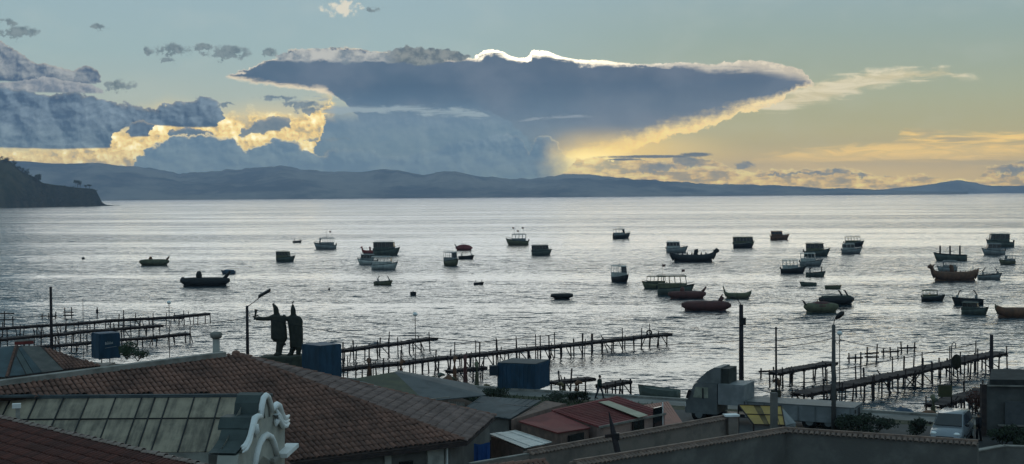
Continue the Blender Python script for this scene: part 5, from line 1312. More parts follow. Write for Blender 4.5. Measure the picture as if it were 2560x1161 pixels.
        MB().box((0, 0, .95 * k), (L * .75, B * .8, .7 * k)).build('deck_house', m2, e)
        for i in (0, 1):
            x_ = .8 + i * 1.1; neck([(x_ + .4, 0, .8), (x_ + .2, 0, 1.4), (x_ - .25, 0, 2.0), (x_ - .55, 0, 2.05)], [.2, .16, .13, .05], 'neck', BM['black'])
    return e
# far row
skiff(743, 607, 24, 20, 'tiny dark boat with two raised posts, farthest left of the far boats', 'black', posts=2)
launch(812, 623, 60, 172, 'dark launch with thin mast, bow left, far left of the far row', 'grey', 'grey', mast=2.2, flags=1)
launch(1293, 613, 58, 176, 'broad launch flying three flags in the far centre', 'olive', 'grey', flags=3, H=.95)
launch(1555, 596, 50, 25, 'farthest launch with one tall mast', 'black', 'grey', mast=4.2, c0=.05, c1=.6)
launch(1355, 638, 54, 12, 'boxy closed launch right of the flagged launch', 'green', 'green', openc=False, c0=.02, c1=.8)
launch(1693, 631, 54, -8, 'grey launch with pale stern wall, left of the dark boxy launch', 'grey', 'white', openc=False, c0=.02, c1=.62)
launch(1860, 619, 54, -4, 'dark boxy launch standing alone at right of centre', 'black', 'olive', openc=False, c0=.0, c1=.92, H=1.05)
launch(1950, 599, 48, -6, 'small brown launch farthest right of centre', 'brown', 'brown', c0=.05, c1=.62, H=.85, openc=False)
launch(2136, 616, 50, -10, 'upper launch of the close pair left of the far right group', 'black', 'olive', c0=.05, c1=.8)
launch(2130, 634, 52, -5, 'lower launch of the close pair, with pale stern', 'grey', 'white', openc=False, c0=.05, c1=.62)
launch(2500, 618, 72, 178, 'long green launch in the far right corner of the bay', 'green', 'green', c0=.18, c1=.85, openc=False)
launch(2484, 637, 60, 176, 'grey launch moored just in front of the long green launch', 'grey', 'grey', c0=.2, c1=.75, openc=False)
launch(2518, 661, 46, 195, 'stubby launch with upright stern near the right edge', 'olive', 'grey', c0=.05, c1=.55)
# middle left
figure_boat(385, 664, 80, 4, 'green and brown reed boat with curled head, leftmost large boat', 'olive', 'long', body='brown')
figure_boat(512, 716, 134, 2, 'long black reed boat with big round head in its middle', 'black', 'long', .22)
skiff(570, 685, 38, 178, 'small flat dinghy above the long black reed boat', 'blue', tarp=True)
launch(715, 654, 54, -20, 'rounded pale green launch, bow lower right, left of centre', 'green', 'olive', openc=False, c0=.02, c1=.66)
figure_boat(928, 636, 50, 176, 'red figurehead boat half hidden behind the clustered launches', 'red', 'dragon')
launch(967, 638, 70, -6, 'long green launch at the back of the left cluster', 'green', 'green', openc=False, c0=.02, c1=.78)
launch(918, 661, 54, 174, 'pale launch at the left of the cluster', 'white', 'grey', openc=False, c0=.2, c1=.8)
launch(962, 674, 70, -8, 'broad white launch in front of the left cluster', 'white', 'white', c0=.02, c1=.74)
skiff(958, 713, 50, -10, 'olive boat with two long raised necks below the left cluster', 'olive', necks=2)
figure_boat(1160, 626, 46, 0, 'small red crab-like boat at far centre', 'red', 'bull')
launch(1130, 664, 50, -58, 'launch seen almost bow-on at centre left', 'olive', 'grey', H=1.2, c0=.05, c1=.7)
skiff(1166, 648, 40, 6, 'dark boat with two raised legs behind the bow-on launch', 'black', necks=2)
skiff(1197, 712, 27, 15, 'tiny dark boat with two stubby posts near the glitter path', 'black', posts=2)
# centre right
e, L, B = b_place('tub_boat', 1405, 748, 60, 8, 'round dark inflatable tub boat in the glitter path', .6, 'boat')
MB().path([(math.cos(a) * L * .44, math.sin(a) * B * .42, .55) for a in [2 * math.pi * i / 20 for i in range(21)]], .33, 8, caps=False).build('inflated_ring', BM['black'], e, True)
MB().loft([[(math.cos(2 * math.pi * i / 14) * L * q_, math.sin(2 * math.pi * i / 14) * B * q_, z_) for i in range(14)] for q_, z_ in ((.22, -.2), (.34, .0), (.46, .5))]).build('hull', BM['black'], e, True)
MB().box((L * .1, -B * .46, .55), (L * .3, .06, .3)).build('blue_patch', BM['blue'], e)
launch(1553, 705, 58, -62, 'dark launch seen end-on beside the glitter path', 'black', 'white', H=1.35, c0=.05, c1=.7, flags=0, mast=1.2)
figure_boat(1733, 655, 120, 2, 'long dark dragon boat with row of spikes and raised tail', 'black', 'dragon', .20, body='black', nk=.5)
launch(1636, 721, 62, 172, 'launch at the back of the central raft of boats', 'olive', 'olive', c0=.05, c1=.8)
launch(1690, 737, 92, -8, 'largest dark launch of the central raft with open windows', 'green', 'olive', c0=.02, c1=.78, H=1.1, flags=2)
figure_boat(1718, 747, 104, 3, 'low maroon boat with fanned tail in front of the largest launch', 'maroon', 'long', .24, body='maroon')
figure_boat(1764, 777, 130, 2, 'brown sausage-like boat with animal head, beside the thick pole', 'maroon', 'sausage', .25)
figure_boat(1845, 747, 72, 0, 'olive crescent reed boat with upswept prow', 'olive', 'crescent', .26)
# right group
launch(2043, 640, 64, -12, 'launch at the back of the three stacked launches', 'green', 'olive', c0=.08, c1=.75, openc=False)
launch(2029, 665, 58, -8, 'tall pale-sided launch in the middle of the three stacked launches', 'grey', 'white', H=1.25, c0=.04, c1=.66)
launch(1984, 683, 64, -6, 'front launch of the three, with sloping white stern panel', 'black', 'white', H=1.15, c0=.08, c1=.66)
skiff(2040, 691, 50, -6, 'small boat with a folded canopy frame beside the three launches', 'green', necks=1, posts=2)
skiff(2021, 715, 44, 178, 'low empty dinghy left of the tusked boat group', 'green')
skiff(2084, 722, 42, -8, 'rounded pale dinghy right of the low empty dinghy', 'olive', fb=.6)
figure_boat(2092, 762, 96, 0, 'dark flat boat with two raised necks behind the tusked boat', 'black', 'twin', .3, body='green')
figure_boat(2054, 782, 94, 0, 'bowl-shaped maroon boat with two curved tusks at its left', 'olive', 'bull', .36, body='maroon')
e44 = skiff(2376, 652, 84, 178, 'long green boat carrying three upright dark figures', 'green', posts=3, ratio=.24)
launch(2368, 679, 52, 176, 'grey launch directly behind the brown dragon boat', 'grey', 'grey', c0=.05, c1=.66, H=1.2)
figure_boat(2388, 702, 124, 180, 'brown dragon boat with jagged back and animal head at left', 'brown', 'dragon', .24, nk=.75)
skiff(2476, 698, 62, -4, 'grey boat with raised motors right of the brown dragon boat', 'grey', necks=2)
launch(2335, 753, 60, -6, 'dark launch with open frame canopy left of the twin-necked boat', 'black', 'olive', c0=.05, c1=.66, H=.95)
skiff(2420, 762, 80, 176, 'dark boat with two tall raised motors near the right edge', 'black', necks=2)
launch(2440, 786, 70, -35, 'low broad launch seen from its quarter near the right edge', 'green', 'green', c0=.05, c1=.6, openc=False, H=.9)
figure_boat(2545, 794, 118, 180, 'brown hulled boat with raised prow cut by the right edge', 'brown', 'crescent', .28, body='olive')
for (px, py, r, lb) in ((1033, 739, .42, 'square black mooring buoy floating left of centre'), (823, 725, .22, 'small round buoy below the left launches'), (208, 648, .45, 'lone dark buoy on the far left water')):
    p = at_z(px, py, 0); e = empty('mooring_buoy', p, .2, lb, 'buoy', 'mooring buoys')
    if r == .42: MB().box((0, 0, .25), (.95, .7, .75)).build('float', BM['black'], e)
    else: MB().ball((0, 0, .1), r).build('float', BM['black'], e, True)
    MB().tube((0, 0, .2), (0, 0, .2 + r * 1.4), .05).build('ring', M_black, e)
# ------------------------------------------------------------------ foliage
_rf = random.Random(41)
M_leaf = mat('leaf_green', (.045, .072, .028), .8, (.022, .038, .018), 2.0, detail=3)
M_leafdk = mat('leaf_dark', (.030, .044, .024), .85, (.016, .024, .014), 2.0, detail=3)
M_bark = mat('bark', (.06, .045, .035), .95)
def leaf_mb(c, rad, n, size, rnd, clumps=7):
    mb = MB(); c = Vector(c)
    cl = [(c + Vector((rnd.uniform(-.6, .6) * rad[0], rnd.uniform(-.6, .6) * rad[1], rnd.uniform(-.5, .7) * rad[2])), rnd.uniform(.35, .62)) for _ in range(clumps)]
    for _ in range(n):
        q_, rr = rnd.choice(cl)
        v = Vector((rnd.gauss(0, 1), rnd.gauss(0, 1), rnd.gauss(0, 1))).normalized() * rnd.random() ** .35 * rr
        p = q_ + Vector((v.x * rad[0], v.y * rad[1], v.z * rad[2]))
        if p.z < c.z - rad[2]: continue
        a = Vector((rnd.gauss(0, 1), rnd.gauss(0, 1), rnd.gauss(0, 1))).normalized() * size; b = a.orthogonal().normalized() * size * rnd.uniform(.4, .7)
        mb.add([p - a, p + b, p + a, p - b], [(0, 1, 2, 3)])
    return mb
def shrub(px, py, z, w, h, label, m=None, n=700, name='shrub', size=.09, group='bushes along the shore road', Y=None):
    p = at_z(px, py, z) if Y is None else at_y(px, py, Y)
    e = empty(name, p, _rf.uniform(0, 3), label, 'shrub', group)
    for i in range(4):
        a = _rf.uniform(0, 6.28); MB().path([(0, 0, -.1), (math.cos(a) * w * .15, math.sin(a) * w * .15, h * .35), (math.cos(a) * w * .3, math.sin(a) * w * .3, h * .7)], [.04, .03, .015], 5).build('stem', M_bark, e)
    tag(leaf_mb((0, 0, h * .52), (w / 2, w * .42, h * .5), n, size, _rf, 9).build('foliage', m or M_leaf, e), kind='stuff')
    return e
def tree(px, base_py, Y, H, W, label, trunk_h=.4, umbrella=False, group='trees on the headland', multi=1):
    p = at_y(px, base_py, Y); e = empty('headland_tree', p, 0, label, 'tree', group)
    for j in range(multi):
        ox = (j - (multi - 1) / 2) * W * .35
        t = MB().path([(ox, 0, -2), (ox * 1.1 + W * .03, 0, H * trunk_h), (ox * .6, 0, H * .8)], [W * .045, W * .035, W * .012], 6)
        for a in range(5):
            an = a * 1.3; t.path([(ox, 0, H * (trunk_h * .8 + .04 * a)), (ox + math.cos(an) * W * .3, math.sin(an) * W * .3, H * (.62 + .05 * a))], [W * .022, W * .008], 5)
        t.build('trunk', M_bark, e)
    rz = H * (1 - trunk_h) / 2
    mb = leaf_mb((0, 0, H - rz), (W / 2, W / 2, rz * (.8 if umbrella else 1)), 520, W * .055, _rf, 8 if not umbrella else 6)
    tag(mb.build('crown', M_leafdk, e), kind='stuff')
    return e
tree(91, 459, 2740, 19, 24, 'round dense tree at the step of the headland ridge', .18)
tree(188, 469, 2738, 15, 7, 'slim tree left of the pair near the headland tip', .55)
tree(197, 470, 2738, 14.5, 13, 'broad leaning tree of the pair near the headland tip', .35, multi=2)
tree(214, 471, 2736, 6.5, 6, 'small bush-like tree between the headland trees', .2)
tree(224, 472, 2736, 9.5, 11, 'umbrella-crowned tree closest to the headland tip', .5, True)
# woodland massed on the left of the headland
mb = MB()
for i in range(150):
    px = _rf.uniform(-90, 78); ty = lerp_pts(hprof, px); py = ty + _rf.random() ** 1.7 * 42 - 1
    Y = HD - (py - ty) * 1.6
    c = at_y(px, py, Y); r = _rf.uniform(3.5, 6.5)
    mb.v += []; q_ = leaf_mb(c + V3(0, 0, r * .5), (r, r, r * _rf.uniform(.8, 1.3)), 60, r * .2, _rf, 4); mb.add(q_.v, q_.f)
tag(mb.build('woodland', M_leafdk), 'dark woodland massed on the left slope of the headland', 'woodland', kind='stuff')
mb = MB()
for i in range(260):
    px = _rf.uniform(20, 245); ty = lerp_pts(hprof, px); py = ty + _rf.random() * (514 - ty) * .9 + 1
    Y = HD - (py - ty) * 2.2; c = at_y(px, py, Y); r = _rf.uniform(1.2, 2.8)
    q_ = leaf_mb(c, (r * 1.5, r, r), 12, r * .5, _rf, 2); mb.add(q_.v, q_.f)
tag(mb.build('scrub', M_leafdk), 'low scrub dotted over the headland slope', 'scrub', kind='stuff')
shrub(318, 897, GZ, 2.6, 1.4, 'bright green bush right of the lettered blue kiosk', n=1100, size=.1, Y=122)
shrub(345, 901, GZ, 1.9, .9, 'lower green bush beside the bright green one', n=600, Y=121)
shrub(2130, 1086, GZ, 3.2, 1.25, 'left half of the clipped hedge behind the right wall', M_leafdk, 1300)
shrub(2185, 1086, GZ, 3.0, 1.2, 'right half of the clipped hedge behind the right wall', M_leafdk, 1300)
shrub(2288, 1092, GZ, 1.7, 1.1, 'small dark bush just left of the car', M_leafdk, 700)
shrub(2505, 1118, GZ, 2.4, 1.1, 'dark bush below the right kiosk', M_leafdk, 900)
shrub(2548, 1124, GZ, 2.0, 1.3, 'dark bush at the right edge below the kiosk', M_leafdk, 800)
shrub(2450, 1046, GZ, 1.7, 1.7, 'reddish flowering bush behind the car', mat('red_leaf', (.10, .035, .028), .9, (.04, .03, .02), 3.0), 700, Y=92)
for i, (px, py, w, lb) in enumerate(((1130, 1012, 3.0, 'leftmost dark bush on the grass strip below the promenade'), (1180, 1009, 2.6, 'second dark bush on the grass strip'), (1240, 1000, 2.8, 'bush on the grass strip above the grey shed roof'), (1390, 1010, 2.6, 'bush on the grass strip left of the maroon roof'), (1445, 1006, 2.0, 'small bush touching the maroon roof'))):
    shrub(px, py, GZ, w, .8, lb, M_leafdk, 700)
# grass blades along the strip
mb = MB()
for i in range(9000):
    p = prom(_rf.uniform(-45, 21), _rf.uniform(2.9, 12), GZ); h = _rf.uniform(.08, .28); a = _rf.uniform(0, 6.28)
    mb.add([p + V3(math.cos(a) * .04, math.sin(a) * .04, 0), p - V3(math.cos(a) * .04, math.sin(a) * .04, 0), p + V3(_rf.uniform(-.1, .1), _rf.uniform(-.1, .1), h)], [(0, 1, 2)])
tag(mb.build('grass', M_leaf), 'rough grass strip below the promenade', 'grass', kind='stuff')

# ------------------------------------------------------------------ people and statues (one continuous body each)
def remesh(o, vox):
    md = o.modifiers.new('skin', 'REMESH'); md.mode = 'VOXEL'; md.voxel_size = vox; md.use_smooth_shade = True
    s = o.modifiers.new('smooth', 'SMOOTH'); s.factor = .5; s.iterations = 2
    return o
def person(loc, yaw, h, label, stride=.25, jacket=M_cloth, trousers=M_jeans, hair=M_black, arm=.25, hat=False):
    e = empty('person', loc, yaw, label, 'person'); k = h / 1.75
    S_ = lambda pts: [(x_ * k, y_ * k, z_ * k) for x_, y_, z_ in pts]
    b = MB()
    hip, kn, an = .92, .5, .08
    legs = {}
    for sd, st in ((1, stride), (-1, -stride)):
        legs[sd] = [(0, sd * .09, hip), (st * .55 + .03, sd * .10, kn), (st - .02, sd * .10, an)]
        b.path(S_(legs[sd]), [.085 * k, .06 * k, .042 * k], 8)
        b.path(S_([(st - .06, sd * .1, .05), (st + .08, sd * .105, .04), (st + .19, sd * .11, .03)]), [.045 * k, .05 * k, .03 * k], 7)
    b.path(S_([(0, 0, .86), (0, 0, 1.0), (0, 0, 1.2), (.01, 0, 1.38), (.01, 0, 1.45)]), [.15 * k, .14 * k, .155 * k, .16 * k, .08 * k], 10)
    b.path(S_([(.01, -.19, 1.40), (.01, 0, 1.43), (.01, .19, 1.40)]), [.06 * k, .08 * k, .06 * k], 8)
    b.path(S_([(.01, 0, 1.42), (.03, 0, 1.55)]), [.055 * k, .05 * k], 8)
    b.ball((.035 * k, 0, 1.635 * k), (.098 * k, .078 * k, .118 * k), 12, 9)
    b.path(S_([(.125, 0, 1.65), (.150, 0, 1.615)]), [.012 * k, .018 * k], 5)      # nose
    for sd in (-1, 1): b.ball((.03 * k, sd * .08 * k, 1.63 * k), (.02 * k, .012 * k, .03 * k), 6, 5)
    arms = {}
    for sd, sw in ((1, -arm), (-1, arm)):
        arms[sd] = [(.01, sd * .20, 1.40), (sw * .35, sd * .245, 1.13), (sw + .05, sd * .24, .90)]
        b.path(S_(arms[sd]), [.052 * k, .042 * k, .03 * k], 7)
        hx, hy, hz = arms[sd][-1]
        b.ball((hx * k, hy * k, (hz - .05) * k), (.035 * k, .02 * k, .05 * k), 7, 5)
        for i in range(4): b.path(S_([(hx - .024 + .016 * i, hy, hz - .08), (hx - .02 + .016 * i, hy - sd * .006, hz - .12), (hx - .012 + .016 * i, hy - sd * .02, hz - .15 + .008 * abs(i - 1.4))]), [.009 * k, .009 * k, .007 * k], 5)
        b.path(S_([(hx + .03, hy - sd * .01, hz - .04), (hx + .05, hy - sd * .02, hz - .08)]), [.011 * k, .009 * k], 5)
    remesh(b.build('body', M_skin, e), .016 * k)
    t = MB()
    for sd in (1, -1): t.path(S_(legs[sd]), [.102 * k, .078 * k, .062 * k], 9)
    t.path(S_([(0, 0, .84), (0, 0, 1.0)]), [.168 * k, .160 * k], 10)
    t.build('trousers', trousers, e, True)
    j = MB(); j.path(S_([(0, 0, .90), (0, 0, 1.02), (0, 0, 1.2), (.01, 0, 1.37), (.01, 0, 1.47)]), [.185 * k, .17 * k, .18 * k, .178 * k, .085 * k], 12)
    for sd in (1, -1): j.path(S_([(.01, 0, 1.40)] + arms[sd]), [.1 * k, .075 * k, .062 * k, .045 * k], 8)
    j.build('jacket', jacket, e, True)
    hr = MB().ball((.015 * k, 0, 1.665 * k), (.105 * k, .09 * k, .105 * k), 12, 8); hr.build('hair', hair, e, True)
    for sd in (-1, 1): MB().box(((legs[sd][2][0] + .07) * k, sd * .105 * k, .035 * k), (.27 * k, .10 * k, .07 * k)).build('shoe', M_black, e)
    return e
p = prom_xy(1498, 1.6)
person(p, -.45, 1.72, 'person in dark green jacket walking on the promenade right of the central kiosk', .28, M_greencloth)
p = at_z(2447, 1108, GZ)
person(p + V3(.2, .6, 0), 2.2, 1.75, 'person in dark clothes standing behind the parked car', .06, M_cloth, M_cloth, arm=.1)
p = at_z(243, 797, 1.3)
person(V3(p.x, p.y, 1.28), .5, 1.5, 'small dark figure standing at the farthest left pier', .05, M_cloth, M_cloth, arm=.1)
# mount for that figure: stands on the pier deck built above

# ---- twin statues
SY = prom_xy(722, -1.5).y + 0.0
base = at_y(706, 886, SY)
st = empty('twin_statue', (base.x, base.y, GZ), 0, 'pair of dark bronze crowned figures, one pointing left, on a rocky plinth', 'statue')
ppm = F_PX / SY
q_ = lambda px, py, y_=0.0: (at_y(px, py, SY).x - base.x, y_, at_y(px, py, SY).z - GZ)
def fig(rows, extra, name):
    b = MB(); rings = []
    for (cx_, py, w_, d_) in rows:
        c = q_(cx_, py); rings.append([(c[0] + math.cos(2 * math.pi * i / 12) * w_ / ppm / 2, math.sin(2 * math.pi * i / 12) * d_ / ppm / 2, c[2]) for i in range(12)])
    b.loft(rings)
    for (pts, rad) in extra: b.path([q_(*p) for p in pts], [r_ / ppm for r_ in rad], 8)
    return remesh(b.build(name, M_bronze, st), .045)
fig([(700, 855, 30, 20), (698, 846, 42, 26), (697, 825, 41, 26), (696, 808, 38, 24), (696, 797, 40, 22), (695, 791, 34, 20), (693, 788, 15, 13), (691, 782, 14, 13), (690, 774, 14, 13), (689, 768, 11, 10), (687, 763, 5, 5)],
    [([(700, 856, .1), (696, 870, .1), (694, 886, .1)], [10, 7, 6]), ([(694, 885, .1), (688, 887, -.25)], [6, 4]),
     ([(704, 856, -.1), (701, 870, -.1), (699, 886, -.1)], [9, 7, 6]), ([(699, 885, -.1), (694, 887, -.4)], [6, 4]),
     ([(686, 792), (672, 797), (656, 798), (644, 797)], [7, 6, 5, 5]), ([(644, 797), (639, 799)], [5, 4]),
     ([(706, 792), (716, 797), (724, 797)], [7, 6, 5]), ([(710, 862), (713, 858)], [5, 4]),
     ([(687, 768), (683, 760), (686, 756)], [5, 3, 1.5])], 'figure')
fig([(741, 868, 34, 24), (741, 850, 34, 26), (740, 830, 36, 26), (738, 812, 37, 25), (737, 800, 39, 22), (736, 793, 33, 20), (734, 789, 15, 13), (733, 783, 13, 12), (733, 775, 13, 12), (732, 769, 10, 9), (732, 763, 5, 5)],
    [([(736, 866, .1), (730, 876, .1), (727, 887, .1)], [9, 7, 6]), ([(727, 886, .1), (721, 888, -.25)], [6, 4]),
     ([(748, 866, -.1), (747, 876, -.1), (746, 887, -.1)], [9, 7, 6]), ([(727, 795), (718, 798), (711, 797)], [7, 6, 5]),
     ([(744, 795), (752, 805), (753, 824)], [7, 6, 5]), ([(732, 764), (731, 758), (735, 753)], [4, 2.5, 1.5])], 'figure')
MB().path([q_(636, 800), q_(639, 786), q_(640, 774)], [2.5 / ppm, 2.5 / ppm, 4 / ppm], 6).build('sceptre', M_bronze, st)
MB().bar(q_(632, 793), q_(646, 789), .1, .12).build('sceptre_head', M_bronze, st)
pl = MB(); rk = random.Random(3)
for i in range(26):
    x_ = -1.9 + 3.6 * i / 25 + rk.uniform(-.1, .1)
    hh = (q_(700, 888)[2] if i > 2 else q_(660, 893)[2]) * rk.uniform(.94, 1.0)
    pl.loft([[(x_ + rk.uniform(-.05, .05) + dx * .26, dy * .9 + rk.uniform(-.1, .1), z_) for dx, dy in ((-1, -1), (1, -1), (1.1, 1), (-1, 1))] for z_ in (-.2, hh * .5, hh * .86, hh)])
remesh(pl.build('plinth', mat('plinth_rock', (.055, .060, .045), .95, (.03, .034, .028), 1.5, bump=.5), st), .09)

# ------------------------------------------------------------------ truck
TM = mat('truck_grey', (.17, .18, .18), .6, (.105, .115, .115), .9)
TW = mat('truck_white', (.27, .285, .29), .6, (.18, .19, .195), .9)
tp_ = prom(30.5, 7.6, GZ)
tk = empty('flatbed_truck', tp_, math.atan2(PU.y, PU.x), 'grey lorry with roof fairing and long low box body parked along the shore', 'truck')
def sideprof(pts, w, nm, m_, y0=0.0, parent=None): return MB().prism([(x_, y0 - w / 2, z_) for x_, z_ in pts], (0, w, 0)).build(nm, m_, parent or tk)
cab = sideprof([(-5.6, .55), (-5.65, 1.35), (-5.45, 1.5), (-5.1, 2.45), (-4.9, 2.55), (-3.5, 2.55), (-3.5, .55)], 2.3, 'cab', TM)
sideprof([(-5.05, 2.56), (-4.7, 2.9), (-4.2, 3.35), (-3.75, 3.6), (-3.3, 3.62), (-3.3, 2.56)], 2.0, 'roof_fairing', TM)
MB().box((-3.05, 0, 3.0), (.55, 1.7, 1.1)).build('fairing_back', mat('truck_dark', (.05, .055, .05), .8), tk)
MB().prism([(-5.47, -1.0, 1.55), (-5.47, 1.0, 1.55), (-5.14, .95, 2.38), (-5.14, -.95, 2.38)], (-.03, 0, .01)).build('windscreen', M_glassdk, tk)
w_ = MB().prism([(-5.15, -1.17, 1.6), (-4.95, -1.17, 2.3), (-4.1, -1.17, 2.3), (-4.1, -1.17, 1.6)], (0, .03, 0)).build('side_window', mat('pale_pane', (.35, .37, .30), .2), tk)
MB().box((-4.45, -1.18, 1.9), (.1, .02, .68)).build('frame', M_black, w_)
MB().bar((-5.5, -1.3, 1.55), (-5.3, -1.3, 2.1), .12, .18).build('mirror', M_black, tk)
MB().box((-5.66, 0, .75), (.12, 2.2, .38)).build('bumper', TM, tk)
for sd in (-1, 1): MB().box((-5.68, sd * .85, 1.1), (.08, .34, .22)).build('headlight', M_lampglass, tk)
MB().box((-2.55, 0, 1.9), (1.75, 2.35, 1.35)).build('front_box', TW, tk)
bd = MB().box((1.9, 0, 1.0), (7.0, 2.45, .98)).build('box_body', TW, tk)
for i in range(7): MB().box((-1.4 + 1.1 * i, -1.24, 1.0), (.07, .05, .96)).build('side_rib', TM, bd)
MB().box((1.9, 0, 1.53), (7.1, 2.5, .07)).build('top_rail', TM, tk)
for (y_, w__) in ((-.62, 1.05), (.62, 1.05)):
    d_ = MB().box((5.42, y_, 1.0), (.05, w__, .86)).build('rear_door', TW, tk)
    MB().bar((5.47, y_ * .35, .6), (5.47, y_ * .35, 1.42), .04, .04).build('lock_bar', M_black, d_)
    MB().box((5.48, y_ * .5, .95), (.05, .28, .06)).build('handle', M_black, d_)
MB().box((5.46, -.95, 1.28), (.06, .24, .22)).build('rear_lamp', M_black, tk)
MB().box((5.5, 0, .42), (.2, 2.3, .16)).build('rear_bumper', TW, tk)
MB().box((0.6, 0, .45), (9.5, .9, .22)).build('chassis', M_black, tk)
for x_ in (-4.75, 2.6, 3.8):
    for sd in (-1, 1):
        wh = empty('wheel', (x_, sd * 1.0, .5)); wh.parent = tk
        MB().path([(0, -.14, 0), (0, .14, 0)], .5, 18).build('tyre', M_rubber, wh, True); MB().path([(0, -.16, 0), (0, .16, 0)], .26, 12).build('rim', TM, wh)
# ------------------------------------------------------------------ parked car
CW = mat('car_silver', (.25, .275, .30), .25, (.21, .235, .26), .6, metal=.35, spec=.6)
cp_ = at_z(2372, 1112, GZ); cp_.y += 1.2; cp_.x += .55
hdg = math.atan2(-.89, -.45)
cr = empty('parked_car', cp_, hdg, 'silver compact people carrier parked by the right wall', 'car', scale=1.13)
def sect(x_, zlo, zhi, wlo, whi): return [(x_, -wlo, zlo), (x_, wlo, zlo), (x_, wlo * 1.02, (zlo + zhi) * .5), (x_, whi, zhi), (x_, -whi, zhi), (x_, -wlo * 1.02, (zlo + zhi) * .5)]
MB().loft([sect(-2.12, .35, .80, .70, .66), sect(-2.0, .25, .98, .82, .78), sect(-1.2, .22, 1.02, .86, .82), sect(.4, .22, 1.0, .86, .82), sect(1.1, .22, .96, .86, .80), sect(1.75, .24, .84, .83, .74), sect(2.05, .30, .72, .72, .62), sect(2.14, .36, .60, .60, .55)]).build('body', CW, cr, True)
MB().loft([[(-2.05, -.76, .97), (-2.05, .76, .97), (-1.85, .66, 1.42), (-1.85, -.66, 1.42)][0:4], [(-1.6, -.80, 1.0), (-1.6, .80, 1.0), (-1.55, .64, 1.54), (-1.55, -.64, 1.54)], [(-.2, -.81, 1.0), (-.2, .81, 1.0), (-.2, .65, 1.57), (-.2, -.65, 1.57)], [(.35, -.80, .99), (.35, .80, .99), (.35, .63, 1.50), (.35, -.63, 1.50)], [(1.25, -.78, .93), (1.25, .78, .93), (1.2, .74, .97), (1.2, -.74, .97)]]).build('cabin', CW, cr, True)
MB().prism([(1.18, -.72, 1.0), (1.18, .72, 1.0), (.38, .60, 1.50), (.38, -.60, 1.50)], (.03, 0, .03)).build('windscreen', M_glassdk, cr)
M_skyglass = mat('window_glass', (.05, .07, .09), .05, (.04, .06, .08), 1.0, spec=1.0)
for sd in (-1, 1):
    MB().prism([(.95, sd * .795, 1.03), (.1, sd * .815, 1.03), (.1, sd * .665, 1.50), (.34, sd * .65, 1.48)], (0, sd * .015, .004)).build('front_window', M_skyglass, cr)
    MB().prism([(.02, sd * .815, 1.03), (-.9, sd * .815, 1.04), (-.9, sd * .665, 1.51), (.02, sd * .668, 1.51)], (0, sd * .015, .004)).build('rear_window', M_skyglass, cr)
    MB().prism([(-.98, sd * .812, 1.05), (-1.62, sd * .80, 1.08), (-1.55, sd * .66, 1.47), (-.98, sd * .665, 1.50)], (0, sd * .015, .004)).build('quarter_window', M_skyglass, cr)
    MB().ball((1.98, sd * .58, .70), (.16, .17, .09), 9, 6).build('headlight', M_lampglass, cr, True)
    MB().ball((.98, sd * .94, 1.05), (.09, .12, .08), 8, 6).build('wing_mirror', M_black, cr, True)
    MB().box((.1, sd * .868, .86), (.18, .03, .035)).build('door_handle', M_black, cr)
    MB().box((-2.05, sd * .68, .88), (.1, .16, .28)).build('tail_light', BM['red'], cr)
    MB().bar((1.2, sd * .885, .42), (-1.3, sd * .885, .42), .02, .05).build('side_trim', M_black, cr)
    for x_ in (1.32, -1.32):
        wh = empty('wheel', (x_, sd * .78, .31)); wh.parent = cr
        MB().path([(0, -.10, 0), (0, .10, 0)], .31, 18).build('tyre', M_rubber, wh, True); MB().path([(0, -.115, 0), (0, .115, 0)], .19, 10).build('rim', M_tin, wh)
MB().box((2.12, 0, .52), (.06, .9, .12)).build('grille', M_black, cr)
MB().bar((1.2, -.3, 1.0), (.95, .25, 1.12), .025, .02).build('wiper', M_black, cr)
# ------------------------------------------------------------------ yellow stall
ys_ = empty('yellow_stall', (0, 0, 0), 0, 'stall with yellow sloping roof sheets in a dark frame in front of the truck', 'stall')
Y0, Y1 = 85.2, 82.6
ya, yb, yc, yd = at_y(1846, 1014, Y0), at_y(1953, 1017, Y0), at_y(1962, 1065, Y1), at_y(1884, 1063, Y1)
M_yel = mat('yellow_sheet', (.42, .27, .055), .55, (.30, .19, .045), .9)
n = plane_frame([ya, yb, yd])[0]
cuts = [0, .36, .5, .84, 1.0]
for i in range(4):
    for (r0, r1) in ((0, .46), (.5, 1.0)):
        f0, f1 = cuts[i] + .012, cuts[i + 1] - .012
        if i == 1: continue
        P = [ya.lerp(yd, r0).lerp(yb.lerp(yc, r0), f0), ya.lerp(yd, r0).lerp(yb.lerp(yc, r0), f1), ya.lerp(yd, r1).lerp(yb.lerp(yc, r1), f1), ya.lerp(yd, r1).lerp(yb.lerp(yc, r1), f0)]
        MB().prism(P, n * .03).build('roof_sheet', M_yel, ys_)
MB().prism([ya.lerp(yb, .36), ya.lerp(yb, .5), yd.lerp(yc, .5), yd.lerp(yc, .36)], -n * .02).build('shaded_strip', mat('shaded_yellow_sheet', (.14, .095, .03), .7), ys_)  # shaded band of the yellow roof, its shade painted as a darker colour
for (a, b) in ((ya, yb), (yd, yc), (ya, yd), (yb, yc), (ya.lerp(yd, .48), yb.lerp(yc, .48))):
    MB().bar(a + n * .04, b + n * .04, .06, .06).build('frame_bar', M_wood, ys_)
yr = at_y(1990, 1068, Y0 - .2)
MB().prism([yb, yr, V3(yr.x, yr.y, GZ + 1), V3(yc.x, yc.y, GZ + 1), yc], V3(.0, .03, 0)).build('side_panel', TW, ys_)
MB().bar(yb, yr, .06, .06).build('frame_bar', M_yel, ys_)
for p in (ya, yb, yc, yd): MB().tube((p.x, p.y, GZ), p, .05).build('post', M_wood, ys_)
cpst = at_y(1935, 1066, 80.5)
